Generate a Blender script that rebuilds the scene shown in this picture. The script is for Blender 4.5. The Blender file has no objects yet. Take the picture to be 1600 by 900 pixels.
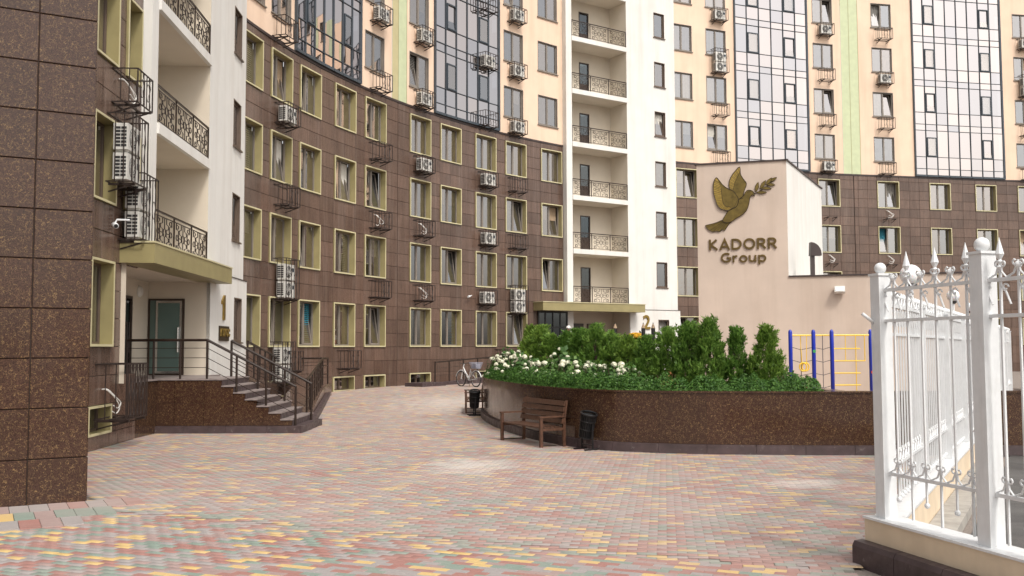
import bpy, math, random
import numpy as np
from mathutils import Matrix, Vector, Euler

random.seed(7)
rng = np.random.default_rng(11)
scene = bpy.context.scene
COL = scene.collection
R = math.radians

# ------------------------------------------------------------------ camera
cam_data = bpy.data.cameras.new('camera')
cam = bpy.data.objects.new('camera', cam_data)
COL.objects.link(cam)
cam_data.sensor_width = 36.0
cam_data.lens = 33.75
cam_data.clip_start = 0.1
cam_data.clip_end = 2000
EYE = 2.05
rot = Euler((R(90 + 3.55), 0, 0)).to_matrix() @ Matrix.Rotation(R(-0.2), 3, 'Z')
cam.matrix_world = Matrix.Translation((0, 0, EYE)) @ rot.to_4x4()
scene.camera = cam

# ------------------------------------------------------------------ sky and sun (bright overcast)
SUN_EL, SUN_AZ = 52.0, 150.0          # azimuth measured from +Y towards +X
world = bpy.data.worlds.new('World')
scene.world = world
world.use_nodes = True
wn = world.node_tree
wn.nodes.clear()
sky = wn.nodes.new('ShaderNodeTexSky')
sky.sky_type = 'NISHITA'
sky.sun_disc = False
sky.sun_elevation = R(SUN_EL)
sky.sun_rotation = R(SUN_AZ)
sky.dust_density = 4.0
sky.ozone_density = 1.0
hs = wn.nodes.new('ShaderNodeHueSaturation')
hs.inputs['Saturation'].default_value = 0.22
wmul = wn.nodes.new('ShaderNodeMix')
wmul.data_type = 'RGBA'
wmul.blend_type = 'MULTIPLY'
wmul.inputs['Factor'].default_value = 1.0
wmul.inputs['B'].default_value = (1.0, 0.965, 0.92, 1)
bg = wn.nodes.new('ShaderNodeBackground')
bg.inputs['Strength'].default_value = 0.15
wo = wn.nodes.new('ShaderNodeOutputWorld')
wn.links.new(sky.outputs[0], hs.inputs['Color'])
wn.links.new(hs.outputs[0], wmul.inputs['A'])
wn.links.new(wmul.outputs['Result'], bg.inputs['Color'])
wn.links.new(bg.outputs[0], wo.inputs[0])

sun_d = bpy.data.lights.new('sun', 'SUN')
sun_d.energy = 1.35
sun_d.angle = R(10)
sun_d.color = (1.0, 0.955, 0.89)
sun = bpy.data.objects.new('sun', sun_d)
COL.objects.link(sun)
sd = Vector((math.sin(R(SUN_AZ)) * math.cos(R(SUN_EL)), math.cos(R(SUN_AZ)) * math.cos(R(SUN_EL)), math.sin(R(SUN_EL))))
sun.rotation_euler = sd.to_track_quat('Z', 'Y').to_euler()
sun.location = (0, 0, 60)

scene.view_settings.view_transform = 'Standard'
scene.view_settings.look = 'None'
scene.view_settings.gamma = 1.0
scene.view_settings.use_curve_mapping = False
scene.view_settings.exposure = 0.6

# ------------------------------------------------------------------ materials
MATS = {}


class NT:
    """small wrapper for building node trees"""
    def __init__(self, name):
        self.m = bpy.data.materials.new(name)
        self.m.use_nodes = True
        self.t = self.m.node_tree
        self.b = self.t.nodes['Principled BSDF']
        self.pos = None

    def n(self, typ, **kw):
        nd = self.t.nodes.new(typ)
        for k, v in kw.items():
            if k.startswith('i_'):
                nd.inputs[k[2:].replace('_', ' ')].default_value = v
            else:
                setattr(nd, k, v)
        return nd

    def l(self, a, b):
        self.t.links.new(a, b)

    def P(self):
        if self.pos is None:
            self.pos = self.n('ShaderNodeNewGeometry').outputs['Position']
        return self.pos

    def noise(self, scale, detail=3.0, rough=0.55, vec=None, dist=0.0):
        nd = self.n('ShaderNodeTexNoise', i_Scale=scale, i_Detail=detail, i_Roughness=rough, i_Distortion=dist)
        self.l(vec if vec is not None else self.P(), nd.inputs['Vector'])
        return nd.outputs['Fac']

    def ramp(self, fac, stops, interp='LINEAR'):
        nd = self.n('ShaderNodeValToRGB')
        nd.color_ramp.interpolation = interp
        el = nd.color_ramp.elements
        while len(el) < len(stops):
            el.new(0.5)
        for e, (p, c) in zip(el, stops):
            e.position = p
            e.color = (c, c, c, 1) if isinstance(c, (int, float)) else (*c, 1)
        self.l(fac, nd.inputs[0])
        return nd.outputs[0]

    def mix(self, fac, a, b, mode='MIX'):
        nd = self.n('ShaderNodeMix', data_type='RGBA', blend_type=mode)
        for s, v in (('Factor', fac), ('A', a), ('B', b)):
            i = [x for x in nd.inputs if x.name == s and (x.type == 'RGBA' if s != 'Factor' else x.type == 'VALUE')][0]
            if isinstance(v, (int, float)):
                i.default_value = v
            elif isinstance(v, tuple):
                i.default_value = (*v, 1)
            else:
                self.l(v, i)
        return [o for o in nd.outputs if o.type == 'RGBA'][0]

    def math(self, op, a, b=0.0):
        nd = self.n('ShaderNodeMath', operation=op)
        for i, v in enumerate((a, b)):
            if isinstance(v, (int, float)):
                nd.inputs[i].default_value = v
            else:
                self.l(v, nd.inputs[i])
        return nd.outputs[0]

    def rnd(self):
        """random value that differs per object and per island"""
        a = self.n('ShaderNodeObjectInfo').outputs['Random']
        b = self.n('ShaderNodeNewGeometry').outputs['Random Per Island']
        return self.math('FRACT', self.math('ADD', a, b))

    def bump(self, h, strength=0.3, dist=0.01):
        nd = self.n('ShaderNodeBump', i_Strength=strength, i_Distance=dist)
        self.l(h, nd.inputs['Height'])
        self.l(nd.outputs[0], self.b.inputs['Normal'])

    def set(self, **kw):
        for k, v in kw.items():
            k = k.replace('_', ' ')
            if isinstance(v, tuple):
                v = (*v, 1) if len(v) == 3 else v
            if hasattr(v, 'is_linked') or hasattr(v, 'links'):
                self.l(v, self.b.inputs[k])
            else:
                self.b.inputs[k].default_value = v
        return self


def reg(key, nt):
    MATS[key] = nt.m
    return nt


def plain(key, col, rough=0.5, var=0.12, scale=3.0, metallic=0.0, spec=0.5, bump=0.0, bscale=60.0, streak=False):
    t = NT(key)
    f = t.noise(scale, 4)
    lo = tuple(c * (1 - var) for c in col)
    hi = tuple(min(1, c * (1 + var)) for c in col)
    c = t.ramp(f, [(0.3, lo), (0.7, hi)])
    if streak:
        mp = t.n('ShaderNodeMapping', vector_type='POINT')
        mp.inputs['Scale'].default_value = (1.6, 1.6, 0.12)
        t.l(t.P(), mp.inputs['Vector'])
        s = t.noise(1.0, 5, 0.6, mp.outputs[0])
        c = t.mix(t.ramp(s, [(0.46, 0.0), (0.78, 0.5)]), c, tuple(x * (0.74 - 0.05 * i) for i, x in enumerate(col)))
    t.set(Base_Color=c, Roughness=rough, Metallic=metallic)
    t.b.inputs['Specular IOR Level'].default_value = spec
    if bump:
        t.bump(t.noise(bscale, 3), bump, 0.004)
    return reg(key, t)


# dark polished granite with golden squiggles (corner pier, planter, stairs)
t = NT('polished_granite')
o = t.n('ShaderNodeObjectInfo')
vm = t.n('ShaderNodeVectorMath', operation='MULTIPLY_ADD')
cx = t.n('ShaderNodeCombineXYZ')
r_ = t.rnd()
t.l(r_, cx.inputs[0]); t.l(r_, cx.inputs[1]); t.l(r_, cx.inputs[2])
t.l(cx.outputs[0], vm.inputs[0]); vm.inputs[1].default_value = (37, 21, 13); t.l(t.P(), vm.inputs[2])
vec = vm.outputs[0]
wn_ = t.n('ShaderNodeTexNoise', i_Scale=11.0, i_Detail=2.0)
t.l(vec, wn_.inputs['Vector'])
va = t.n('ShaderNodeVectorMath', operation='MULTIPLY_ADD')
t.l(wn_.outputs['Color'], va.inputs[0]); va.inputs[1].default_value = (0.16, 0.16, 0.16); t.l(vec, va.inputs[2])
vo = t.n('ShaderNodeTexVoronoi', feature='DISTANCE_TO_EDGE', i_Scale=23.0)
t.l(va.outputs[0], vo.inputs['Vector'])
line = t.ramp(vo.outputs['Distance'], [(0.012, 1.0), (0.05, 0.0)])
msk = t.ramp(t.noise(19, 2, vec=vec), [(0.45, 0.0), (0.56, 1.0)])
fl = t.math('MULTIPLY', line, msk)
spk = t.ramp(t.noise(70, 3, vec=vec), [(0.35, (0.024, 0.012, 0.008)), (0.68, (0.082, 0.040, 0.026))])
tint = t.mix(t.ramp(r_, [(0, 0.0), (1, 0.35)]), spk, (0.030, 0.018, 0.013))
gold = t.mix(t.noise(25, 1, vec=vec), (0.24, 0.15, 0.062), (0.14, 0.085, 0.045))
t.b.inputs['Specular IOR Level'].default_value = 0.40
t.set(Base_Color=t.mix(fl, tint, gold), Roughness=t.ramp(t.noise(2.5, 3), [(0.3, 0.10), (0.75, 0.24)]))
reg('polished', t)

# facade granite: mauve brown, finer
t = NT('facade_granite')
r_ = t.rnd()
base = t.ramp(t.noise(45, 4), [(0.3, (0.080, 0.049, 0.037)), (0.7, (0.165, 0.106, 0.080))])
big = t.ramp(t.noise(0.35, 3), [(0.35, 0.82), (0.7, 1.12)])
tint = t.ramp(r_, [(0.0, 0.82), (0.5, 1.0), (1.0, 1.18)])
c = t.mix(1.0, base, tint, 'MULTIPLY')
c = t.mix(1.0, c, big, 'MULTIPLY')
mp = t.n('ShaderNodeMapping'); mp.inputs['Scale'].default_value = (2.2, 2.2, 0.16); t.l(t.P(), mp.inputs['Vector'])
st = t.ramp(t.noise(1.0, 4, 0.6, mp.outputs[0]), [(0.50, 0.0), (0.8, 0.38)])
c = t.mix(st, c, (0.215, 0.165, 0.14))
mp2 = t.n('ShaderNodeMapping'); mp2.inputs['Scale'].default_value = (9, 9, 0.9); t.l(t.P(), mp2.inputs['Vector'])
c = t.mix(1.0, c, t.ramp(t.noise(1.0, 5, 0.65, mp2.outputs[0]), [(0.3, 0.80), (0.7, 1.15)]), 'MULTIPLY')
t.set(Base_Color=c, Roughness=t.ramp(t.noise(1.2, 4), [(0.3, 0.11), (0.7, 0.27)]))
reg('facade', t)

plain('grout', (0.035, 0.024, 0.02), 0.9)
t = NT('plinth')
c = t.ramp(t.noise(5, 4), [(0.3, (0.045, 0.030, 0.031)), (0.7, (0.078, 0.053, 0.055))])
sc1 = t.ramp(t.noise(7, 6, 0.7), [(0.60, 0.0), (0.72, 0.55)])
c = t.mix(sc1, c, (0.26, 0.23, 0.215))
t.set(Base_Color=c, Roughness=t.ramp(t.noise(9, 3), [(0.3, 0.35), (0.7, 0.65)]))
t.bump(t.noise(60, 3), 0.2, 0.004)
reg('plinth', t)
plain('step_stone', (0.24, 0.20, 0.19), 0.5, 0.2, 9)
plain('white_wall', (0.69, 0.68, 0.65), 0.85, 0.04, 1.2, bump=0.10, bscale=90, streak=True)
plain('cream_wall', (0.60, 0.535, 0.44), 0.85, 0.04, 1.2, bump=0.1, bscale=90)
plain('orange_wall', (0.74, 0.56, 0.425), 0.88, 0.05, 0.9, bump=0.12, bscale=90, streak=True)
plain('stripe_olive', (0.47, 0.42, 0.235), 0.6, 0.06)
plain('stripe_green', (0.49, 0.54, 0.345), 0.6, 0.06)
plain("olive", (0.29, 0.25, 0.12), 0.42, 0.10, 2.0)
plain('olive_light', (0.55, 0.505, 0.31), 0.42, 0.08, 2.0)
plain('sash', (0.115, 0.082, 0.062), 0.4, 0.1)
plain('sash_grey', (0.20, 0.175, 0.15), 0.4, 0.1)
plain('blueframe', (0.045, 0.058, 0.072), 0.35, 0.1)
t = NT('room')
rr_ = t.rnd()
t.set(Base_Color=t.mix(1.0, t.ramp(rr_, [(0.0, (0.03, 0.03, 0.03)), (0.35, (0.10, 0.085, 0.065)), (0.7, (0.06, 0.07, 0.08)), (1.0, (0.16, 0.13, 0.10))]), t.ramp(t.noise(2.2, 3), [(0.35, 0.35), (0.65, 1.5)]), 'MULTIPLY'), Roughness=0.9)
reg('room', t)
plain('bronze', (0.022, 0.012, 0.008), 0.36, 0.2, 8, spec=0.4)
plain('iron', (0.026, 0.016, 0.013), 0.5, 0.25, 12)
plain('ac_white', (0.66, 0.65, 0.61), 0.45, 0.08, 4)
plain('ac_dark', (0.03, 0.03, 0.032), 0.5)
t = NT('white_paint')
c = t.ramp(t.noise(9, 4), [(0.3, (0.63, 0.645, 0.655)), (0.7, (0.70, 0.715, 0.725))])
mp = t.n('ShaderNodeMapping'); mp.inputs['Scale'].default_value = (14, 14, 2.5); t.l(t.P(), mp.inputs['Vector'])
c = t.mix(t.ramp(t.noise(1.0, 5, 0.65, mp.outputs[0]), [(0.5, 0.0), (0.8, 0.4)]), c, (0.45, 0.44, 0.41))
c = t.mix(t.ramp(t.noise(38, 5, 0.7), [(0.69, 0.0), (0.74, 0.75)]), c, (0.22, 0.13, 0.075))
t.set(Base_Color=c, Roughness=t.ramp(t.noise(12, 3), [(0.3, 0.28), (0.7, 0.5)]))
t.bump(t.noise(30, 3), 0.18, 0.004)
reg('white_paint', t)
plain('plinth_beige', (0.66, 0.545, 0.40), 0.85, 0.10, 3, bump=0.2, bscale=70, streak=True)
plain('annex', (0.53, 0.435, 0.365), 0.9, 0.07, 0.8, bump=0.22, bscale=80, streak=True)
plain('coping', (0.045, 0.030, 0.028), 0.45)
plain('wood', (0.080, 0.036, 0.020), 0.5, 0.35, 14)
plain('black', (0.010, 0.010, 0.011), 0.28)
plain('rubber', (0.015, 0.015, 0.016), 0.7)
plain('chrome', (0.6, 0.6, 0.6), 0.25, 0.05, metallic=1.0)
plain('blue_paint', (0.012, 0.03, 0.35), 0.3, 0.06)
plain('yellow_paint', (0.78, 0.50, 0.03), 0.35, 0.06)
plain('red_paint', (0.5, 0.04, 0.02), 0.4)
plain('green_paint', (0.03, 0.28, 0.08), 0.4)
plain('rope', (0.06, 0.06, 0.075), 0.8)
plain('gold', (0.150, 0.105, 0.028), 0.32, 0.28, 5, metallic=0.6)
plain('gold_letter', (0.125, 0.080, 0.024), 0.36, 0.25, 6, metallic=0.5)
plain('gold_line', (0.030, 0.017, 0.006), 0.5, metallic=0.2)
plain('brass', (0.36, 0.245, 0.065), 0.30, 0.2, 6, metallic=0.8)
plain('soil', (0.05, 0.032, 0.022), 0.95, 0.4, 20, bump=0.6)
plain('bark', (0.09, 0.06, 0.04), 0.9, 0.3, 20)
plain('petal', (0.80, 0.79, 0.62), 0.7, 0.10, 30)
plain('petal_yellow', (0.75, 0.42, 0.02), 0.7, 0.15, 30)
plain('skin', (0.45, 0.25, 0.17), 0.6)
plain('cloth_pale', (0.62, 0.60, 0.56), 0.85)
plain('cloth_dark', (0.05, 0.055, 0.075), 0.85)
plain('cap_white', (0.78, 0.78, 0.76), 0.8)
plain('hose', (0.70, 0.69, 0.66), 0.6)
plain('kerb_concrete', (0.33, 0.31, 0.28), 0.9, 0.2, 6, bump=0.3)
plain('car_white', (0.72, 0.72, 0.72), 0.2)
plain('car_dark', (0.03, 0.032, 0.037), 0.15)
plain('basket', (0.30, 0.31, 0.38), 0.6)
plain('door_brown', (0.045, 0.028, 0.020), 0.4)
plain('curtain_white', (0.55, 0.53, 0.48), 0.9, 0.12, 7)
plain('curtain_tan', (0.34, 0.25, 0.165), 0.9, 0.15, 7)
plain('curtain_teal', (0.03, 0.20, 0.27), 0.8, 0.2, 7)
plain('curtain_grey', (0.19, 0.18, 0.165), 0.9, 0.15, 7)


def glass(key, refl, rcol, tcol, rough=0.015, wav=0.02):
    t = NT(key)
    t.t.nodes.remove(t.b)
    out = t.t.nodes['Material Output']
    g = t.n('ShaderNodeBsdfGlossy', i_Roughness=rough)
    r = t.rnd()
    t.l(t.mix(r, rcol, (rcol[0] * 0.76, rcol[1] * 0.83, rcol[2] * 0.90)), g.inputs['Color'])
    tr = t.n('ShaderNodeBsdfTransparent')
    tr.inputs['Color'].default_value = (*tcol, 1)
    fr = t.n('ShaderNodeFresnel', i_IOR=1.5)
    bp = t.n('ShaderNodeBump', i_Strength=wav * 5, i_Distance=0.02)
    t.l(t.noise(0.9, 1), bp.inputs['Height'])
    t.l(bp.outputs[0], g.inputs['Normal'])
    f = t.math('ADD', t.math('MULTIPLY', fr.outputs[0], 1 - refl), refl)
    mx = t.n('ShaderNodeMixShader')
    t.l(f, mx.inputs[0]); t.l(tr.outputs[0], mx.inputs[1]); t.l(g.outputs[0], mx.inputs[2])
    t.l(mx.outputs[0], out.inputs['Surface'])
    MATS[key] = t.m


glass('glass', 0.42, (0.97, 0.90, 0.855), (0.82, 0.80, 0.76))
glass('glass_curtain', 0.78, (0.84, 0.75, 0.71), (0.22, 0.24, 0.26))
glass('glass_door', 0.10, (0.8, 0.82, 0.82), (0.36, 0.39, 0.38))

t = NT('frosted_glass')
t.set(Base_Color=t.mix(t.noise(1.5, 2), (0.085, 0.135, 0.122), (0.125, 0.185, 0.168)), Roughness=0.3)
reg('frosted', t)

t = NT('globe')
t.set(Base_Color=(0.85, 0.86, 0.87), Roughness=0.18)
t.b.inputs['Subsurface Weight'].default_value = 0.2
reg('globe', t)


def leaf(key, c0, c1, c2, trans=0.25):
    t = NT(key)
    r = t.rnd()
    cl = t.noise(5.5, 2)
    f = t.math('ADD', t.math('MULTIPLY', r, 0.6), t.math('MULTIPLY', cl, 0.5))
    col = t.ramp(f, [(0.2, c0), (0.55, c1), (0.95, c2)])
    ob = t.n('ShaderNodeObjectInfo').outputs['Random']
    col = t.mix(1.0, col, t.ramp(ob, [(0.0, (0.78, 0.86, 0.80)), (0.5, (1.0, 1.0, 1.0)), (1.0, (1.25, 1.12, 1.0))]), 'MULTIPLY')
    t.set(Base_Color=col, Roughness=0.55)
    t.b.inputs['Specular IOR Level'].default_value = 0.3
    out = t.t.nodes['Material Output']
    tl = t.n('ShaderNodeBsdfTranslucent')
    t.l(col, tl.inputs['Color'])
    mx = t.n('ShaderNodeMixShader')
    mx.inputs[0].default_value = trans
    t.l(t.b.outputs[0], mx.inputs[1]); t.l(tl.outputs[0], mx.inputs[2])
    t.l(mx.outputs[0], out.inputs['Surface'])
    MATS[key] = t.m


leaf('leaf_thuja', (0.055, 0.115, 0.020), (0.13, 0.25, 0.042), (0.26, 0.40, 0.08), 0.42)
leaf('leaf_box', (0.034, 0.090, 0.018), (0.072, 0.165, 0.030), (0.16, 0.29, 0.06), 0.35)
leaf('leaf_hyd', (0.035, 0.085, 0.022), (0.065, 0.145, 0.035), (0.12, 0.21, 0.06))
leaf('leaf_brown', (0.09, 0.045, 0.02), (0.17, 0.075, 0.03), (0.22, 0.11, 0.04))

# concrete pavers in four colours with dust
t = NT('pavers')
r_ = t.rnd()
pc = t.ramp(r_, [(0.0, (0.30, 0.130, 0.108)), (0.26, (0.28, 0.265, 0.26)), (0.50, (0.175, 0.245, 0.205)),
                 (0.69, (0.58, 0.40, 0.140)), (0.81, (0.30, 0.21, 0.195))], 'CONSTANT')
gr = t.ramp(t.noise(130, 3), [(0.3, 0.80), (0.7, 1.15)])
pc = t.mix(1.0, pc, gr, 'MULTIPLY')
pc = t.mix(t.ramp(t.noise(1.6, 5, 0.6), [(0.35, 0.05), (0.7, 0.30)]), pc, (0.37, 0.30, 0.275))
d1 = t.ramp(t.noise(0.45, 5, 0.6), [(0.34, 0.16), (0.68, 0.60)])
sep = t.n('ShaderNodeSeparateXYZ'); t.l(t.P(), sep.inputs[0])
yz = t.math('ADD', sep.outputs[1], t.math('MULTIPLY', sep.outputs[0], 0.414))      # distance from the joint between both fields
yz = t.math('ADD', yz, t.math('MULTIPLY', t.noise(1.2, 4), 0.8))
far = t.ramp(t.math('MULTIPLY', t.math('SUBTRACT', yz, 9.6), 0.6), [(0.15, 0.15), (0.75, 1.0)])
dust = t.math('MULTIPLY', d1, far)


def spot(cxp, cyp, rx, ry):
    vs = t.n('ShaderNodeVectorMath', operation='SUBTRACT'); t.l(t.P(), vs.inputs[0]); vs.inputs[1].default_value = (cxp, cyp, 0)
    vd = t.n('ShaderNodeVectorMath', operation='MULTIPLY'); t.l(vs.outputs[0], vd.inputs[0]); vd.inputs[1].default_value = (1 / rx, 1 / ry, 0)
    ln = t.n('ShaderNodeVectorMath', operation='LENGTH'); t.l(vd.outputs[0], ln.inputs[0])
    return t.ramp(t.math('ADD', ln.outputs['Value'], t.math('MULTIPLY', t.math('SUBTRACT', t.noise(2.6, 5, 0.65), 0.5), 2.4)), [(0.0, 0.85), (1.0, 0.0)])


s = t.math('MAXIMUM', spot(-0.75, 16.9, 0.95, 1.5), spot(4.45, 14.5, 0.75, 0.7))
s = t.math('MAXIMUM', s, t.math('MULTIPLY', spot(-2.0, 33.0, 2.6, 4.5), 0.7))
t.set(Base_Color=t.mix(s, t.mix(dust, pc, (0.395, 0.315, 0.285)), (0.53, 0.48, 0.44)), Roughness=t.ramp(t.noise(3, 2), [(0.3, 0.55), (0.7, 0.8)]))
t.bump(t.noise(260, 2), 0.25, 0.003)
reg('pavers', t)

t = NT('joint_sand')
t.set(Base_Color=t.ramp(t.noise(40, 3), [(0.3, (0.16, 0.135, 0.12)), (0.7, (0.27, 0.23, 0.20))]), Roughness=0.95)
reg('joint', t)
t = NT('asphalt')
t.set(Base_Color=t.ramp(t.math('ADD', t.math('MULTIPLY', t.noise(120, 2), 0.5), t.math('MULTIPLY', t.noise(0.8, 4), 0.5)),
                        [(0.35, (0.045, 0.044, 0.043)), (0.65, (0.12, 0.115, 0.11))]), Roughness=t.ramp(t.noise(0.9, 3), [(0.35, 0.35), (0.65, 0.85)]))
t.bump(t.noise(150, 2), 0.4, 0.006)
reg('asphalt', t)


# ------------------------------------------------------------------ mesh helpers
class MB:
    def __init__(self):
        self.v = []
        self.f = []

    def add(self, vs, fs):
        o = len(self.v)
        self.v += [tuple(p) for p in vs]
        self.f += [tuple(i + o for i in q) for q in fs]
        return self

    def box(self, x0, x1, y0, y1, z0, z1):
        return self.add([(x0, y0, z0), (x1, y0, z0), (x1, y1, z0), (x0, y1, z0), (x0, y0, z1), (x1, y0, z1), (x1, y1, z1), (x0, y1, z1)],
                        [(0, 3, 2, 1), (4, 5, 6, 7), (0, 1, 5, 4), (1, 2, 6, 5), (2, 3, 7, 6), (3, 0, 4, 7)])

    def quad(self, a, b, c, d):
        return self.add([a, b, c, d], [(0, 1, 2, 3)])

    def bar(self, a, b, w, h=None, up=(0, 0, 1)):
        """square bar from a to b"""
        h = h or w
        a, b = Vector(a), Vector(b)
        d = (b - a)
        if d.length < 1e-6:
            return self
        d.normalize()
        u = Vector(up)
        if abs(d.dot(u)) > 0.99:
            u = Vector((1, 0, 0))
        s = d.cross(u).normalized() * w / 2
        u2 = s.cross(d).normalized() * h / 2
        vs = [a - s - u2, a + s - u2, a + s + u2, a - s + u2, b - s - u2, b + s - u2, b + s + u2, b - s + u2]
        return self.add(vs, [(0, 1, 2, 3), (7, 6, 5, 4), (0, 4, 5, 1), (1, 5, 6, 2), (2, 6, 7, 3), (3, 7, 4, 0)])

    def tube(self, pts, r, n=6, closed=False, cap=True):
        pts = [Vector(p) for p in pts]
        m = len(pts)
        rs = r if isinstance(r, (list, tuple)) else [r] * m
        prev = None
        base = len(self.v)
        for i, p in enumerate(pts):
            if closed:
                d = pts[(i + 1) % m] - pts[i - 1]
            else:
                d = pts[min(i + 1, m - 1)] - pts[max(i - 1, 0)]
            d.normalize()
            if prev is None:
                u = Vector((0, 0, 1)) if abs(d.z) < 0.9 else Vector((1, 0, 0))
                u = (u - d * d.dot(u)).normalized()
            else:
                u = (prev - d * d.dot(prev))
                u = u.normalized() if u.length > 1e-6 else Vector((1, 0, 0))
            prev = u
            w = d.cross(u)
            for k in range(n):
                a = 2 * math.pi * k / n
                q = p + (u * math.cos(a) + w * math.sin(a)) * rs[i]
                self.v.append(tuple(q))
        for i in range(m if closed else m - 1):
            j = (i + 1) % m
            for k in range(n):
                k2 = (k + 1) % n
                self.f.append((base + i * n + k, base + i * n + k2, base + j * n + k2, base + j * n + k))
        if cap and not closed:
            self.f.append(tuple(base + k for k in reversed(range(n))))
            self.f.append(tuple(base + (m - 1) * n + k for k in range(n)))
        return self

    def lathe(self, prof, n=16, c=(0, 0, 0)):
        base = len(self.v)
        for r, z in prof:
            for k in range(n):
                a = 2 * math.pi * k / n
                self.v.append((c[0] + r * math.cos(a), c[1] + r * math.sin(a), c[2] + z))
        for i in range(len(prof) - 1):
            for k in range(n):
                k2 = (k + 1) % n
                self.f.append((base + i * n + k, base + i * n + k2, base + (i + 1) * n + k2, base + (i + 1) * n + k))
        self.f.append(tuple(base + k for k in reversed(range(n))))
        self.f.append(tuple(base + (len(prof) - 1) * n + k for k in range(n)))
        return self

    def ball(self, c, r, n=16, m=10):
        return self.lathe([(max(1e-4, r * math.sin(math.pi * i / m)), -r * math.cos(math.pi * i / m)) for i in range(m + 1)], n, c)

    def prism(self, poly, y0, y1):
        """polygon in x,z extruded along y from y0 (front) to y1"""
        n = len(poly)
        vs = [(x, y0, z) for x, z in poly] + [(x, y1, z) for x, z in poly]
        fs = [tuple(range(n)), tuple(reversed(range(n, 2 * n)))]
        for i in range(n):
            j = (i + 1) % n
            fs.append((i, i + n, j + n, j))
        return self.add(vs, fs)

    def mesh(self, name, mat, smooth=False):
        me = bpy.data.meshes.new(name)
        me.from_pydata(self.v, [], self.f)
        me.materials.append(MATS[mat])
        if smooth:
            me.polygons.foreach_set('use_smooth', [True] * len(me.polygons))
        me.validate()
        me.update()
        return me

    def build(self, name, mat, parent=None, loc=(0, 0, 0), rz=0.0, smooth=False):
        return put(name, self.mesh(name, mat, smooth), parent, loc, rz)


def put(name, me, parent=None, loc=(0, 0, 0), rz=0.0):
    o = bpy.data.objects.new(name, me)
    COL.objects.link(o)
    o.location = loc
    o.rotation_euler = (0, 0, rz)
    if parent is not None:
        o.parent = parent
    return o


def empty(name, loc=(0, 0, 0), rz=0.0):
    o = bpy.data.objects.new(name, None)
    COL.objects.link(o)
    o.location = loc
    o.rotation_euler = (0, 0, rz)
    o.empty_display_size = 0.2
    return o


def tag(o, label, cat, group=None):
    o['label'] = label
    o['category'] = cat
    if group:
        o['group'] = group
    return o


KIDS = {}


def copy_tree(src, parent=None):
    c = src.copy()
    COL.objects.link(c)
    c.parent = parent
    for ch in src.children:
        copy_tree(ch, c)
    return c


def smoothstep(a, b, x):
    t_ = min(1, max(0, (x - a) / (b - a)))
    return t_ * t_ * (3 - 2 * t_)


def gz(y):
    """the courtyard rises a little towards the curved building"""
    return 0.36 * smoothstep(24, 43, y)


# ------------------------------------------------------------------ the facade line
def facade_curve():
    cx_, cy_, r = 26.0, 25.9, 35.6
    p = []
    a0, a1 = R(174), R(116)
    for i in range(30):
        a = a0 + (a1 - a0) * i / 29
        p.append((cx_ + r * math.cos(a), cy_ + r * math.sin(a)))
    k = p[-2:] + [(19.0, 61.35), (26.4, 63.1), (33.4, 64.6), (45, 66.6), (60, 68.4), (75, 70)]
    for i in range(1, len(k) - 2):
        p0, p1, p2, p3 = [np.array(q) for q in k[i - 1:i + 3]]
        for j in range(1, 9):
            u = j / 8
            p.append(tuple(.5 * ((2 * p1) + (p2 - p0) * u + (2 * p0 - 5 * p1 + 4 * p2 - p3) * u * u + (3 * p1 - p0 - 3 * p2 + p3) * u ** 3)))
    return np.array(p)


FC = facade_curve()
FS = np.r_[0, np.cumsum(np.hypot(*np.diff(FC, axis=0).T))]


def FP(s):
    return np.array([np.interp(s, FS, FC[:, 0]), np.interp(s, FS, FC[:, 1])])


class Line:
    """straight facade line with the same interface"""
    def __init__(self, a, b):
        self.a, self.b = np.array(a, float), np.array(b, float)
        self.L = float(np.hypot(*(self.b - self.a)))

    def __call__(self, s):
        return self.a + (self.b - self.a) * s / self.L


def frame(P, s0, s1):
    a, b = P(s0), P(s1)
    d = b - a
    L = float(np.hypot(*d))
    return a, d / L, L, math.atan2(d[1], d[0])


TILE_MESH = {}


def tile_mesh(w, h, mat, th=0.03):
    key = (round(w, 3), round(h, 3), mat)
    if key not in TILE_MESH:
        g, b = 0.006, 0.006
        x0, x1, z0, z1 = g, w - g, g, h - g
        m = MB()
        m.add([(x0, 0, z0), (x1, 0, z0), (x1, 0, z1), (x0, 0, z1),
               (x0 + b, -b, z0 + b), (x1 - b, -b, z0 + b), (x1 - b, -b, z1 - b), (x0 + b, -b, z1 - b),
               (x0, th, z0), (x1, th, z0), (x1, th, z1), (x0, th, z1)],
              [(4, 5, 6, 7), (0, 1, 5, 4), (1, 2, 6, 5), (2, 3, 7, 6), (3, 0, 4, 7),
               (8, 9, 1, 0), (9, 10, 2, 1), (10, 11, 3, 2), (11, 8, 0, 3)])
        TILE_MESH[key] = m.mesh('tile', mat)
    return TILE_MESH[key]


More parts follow.
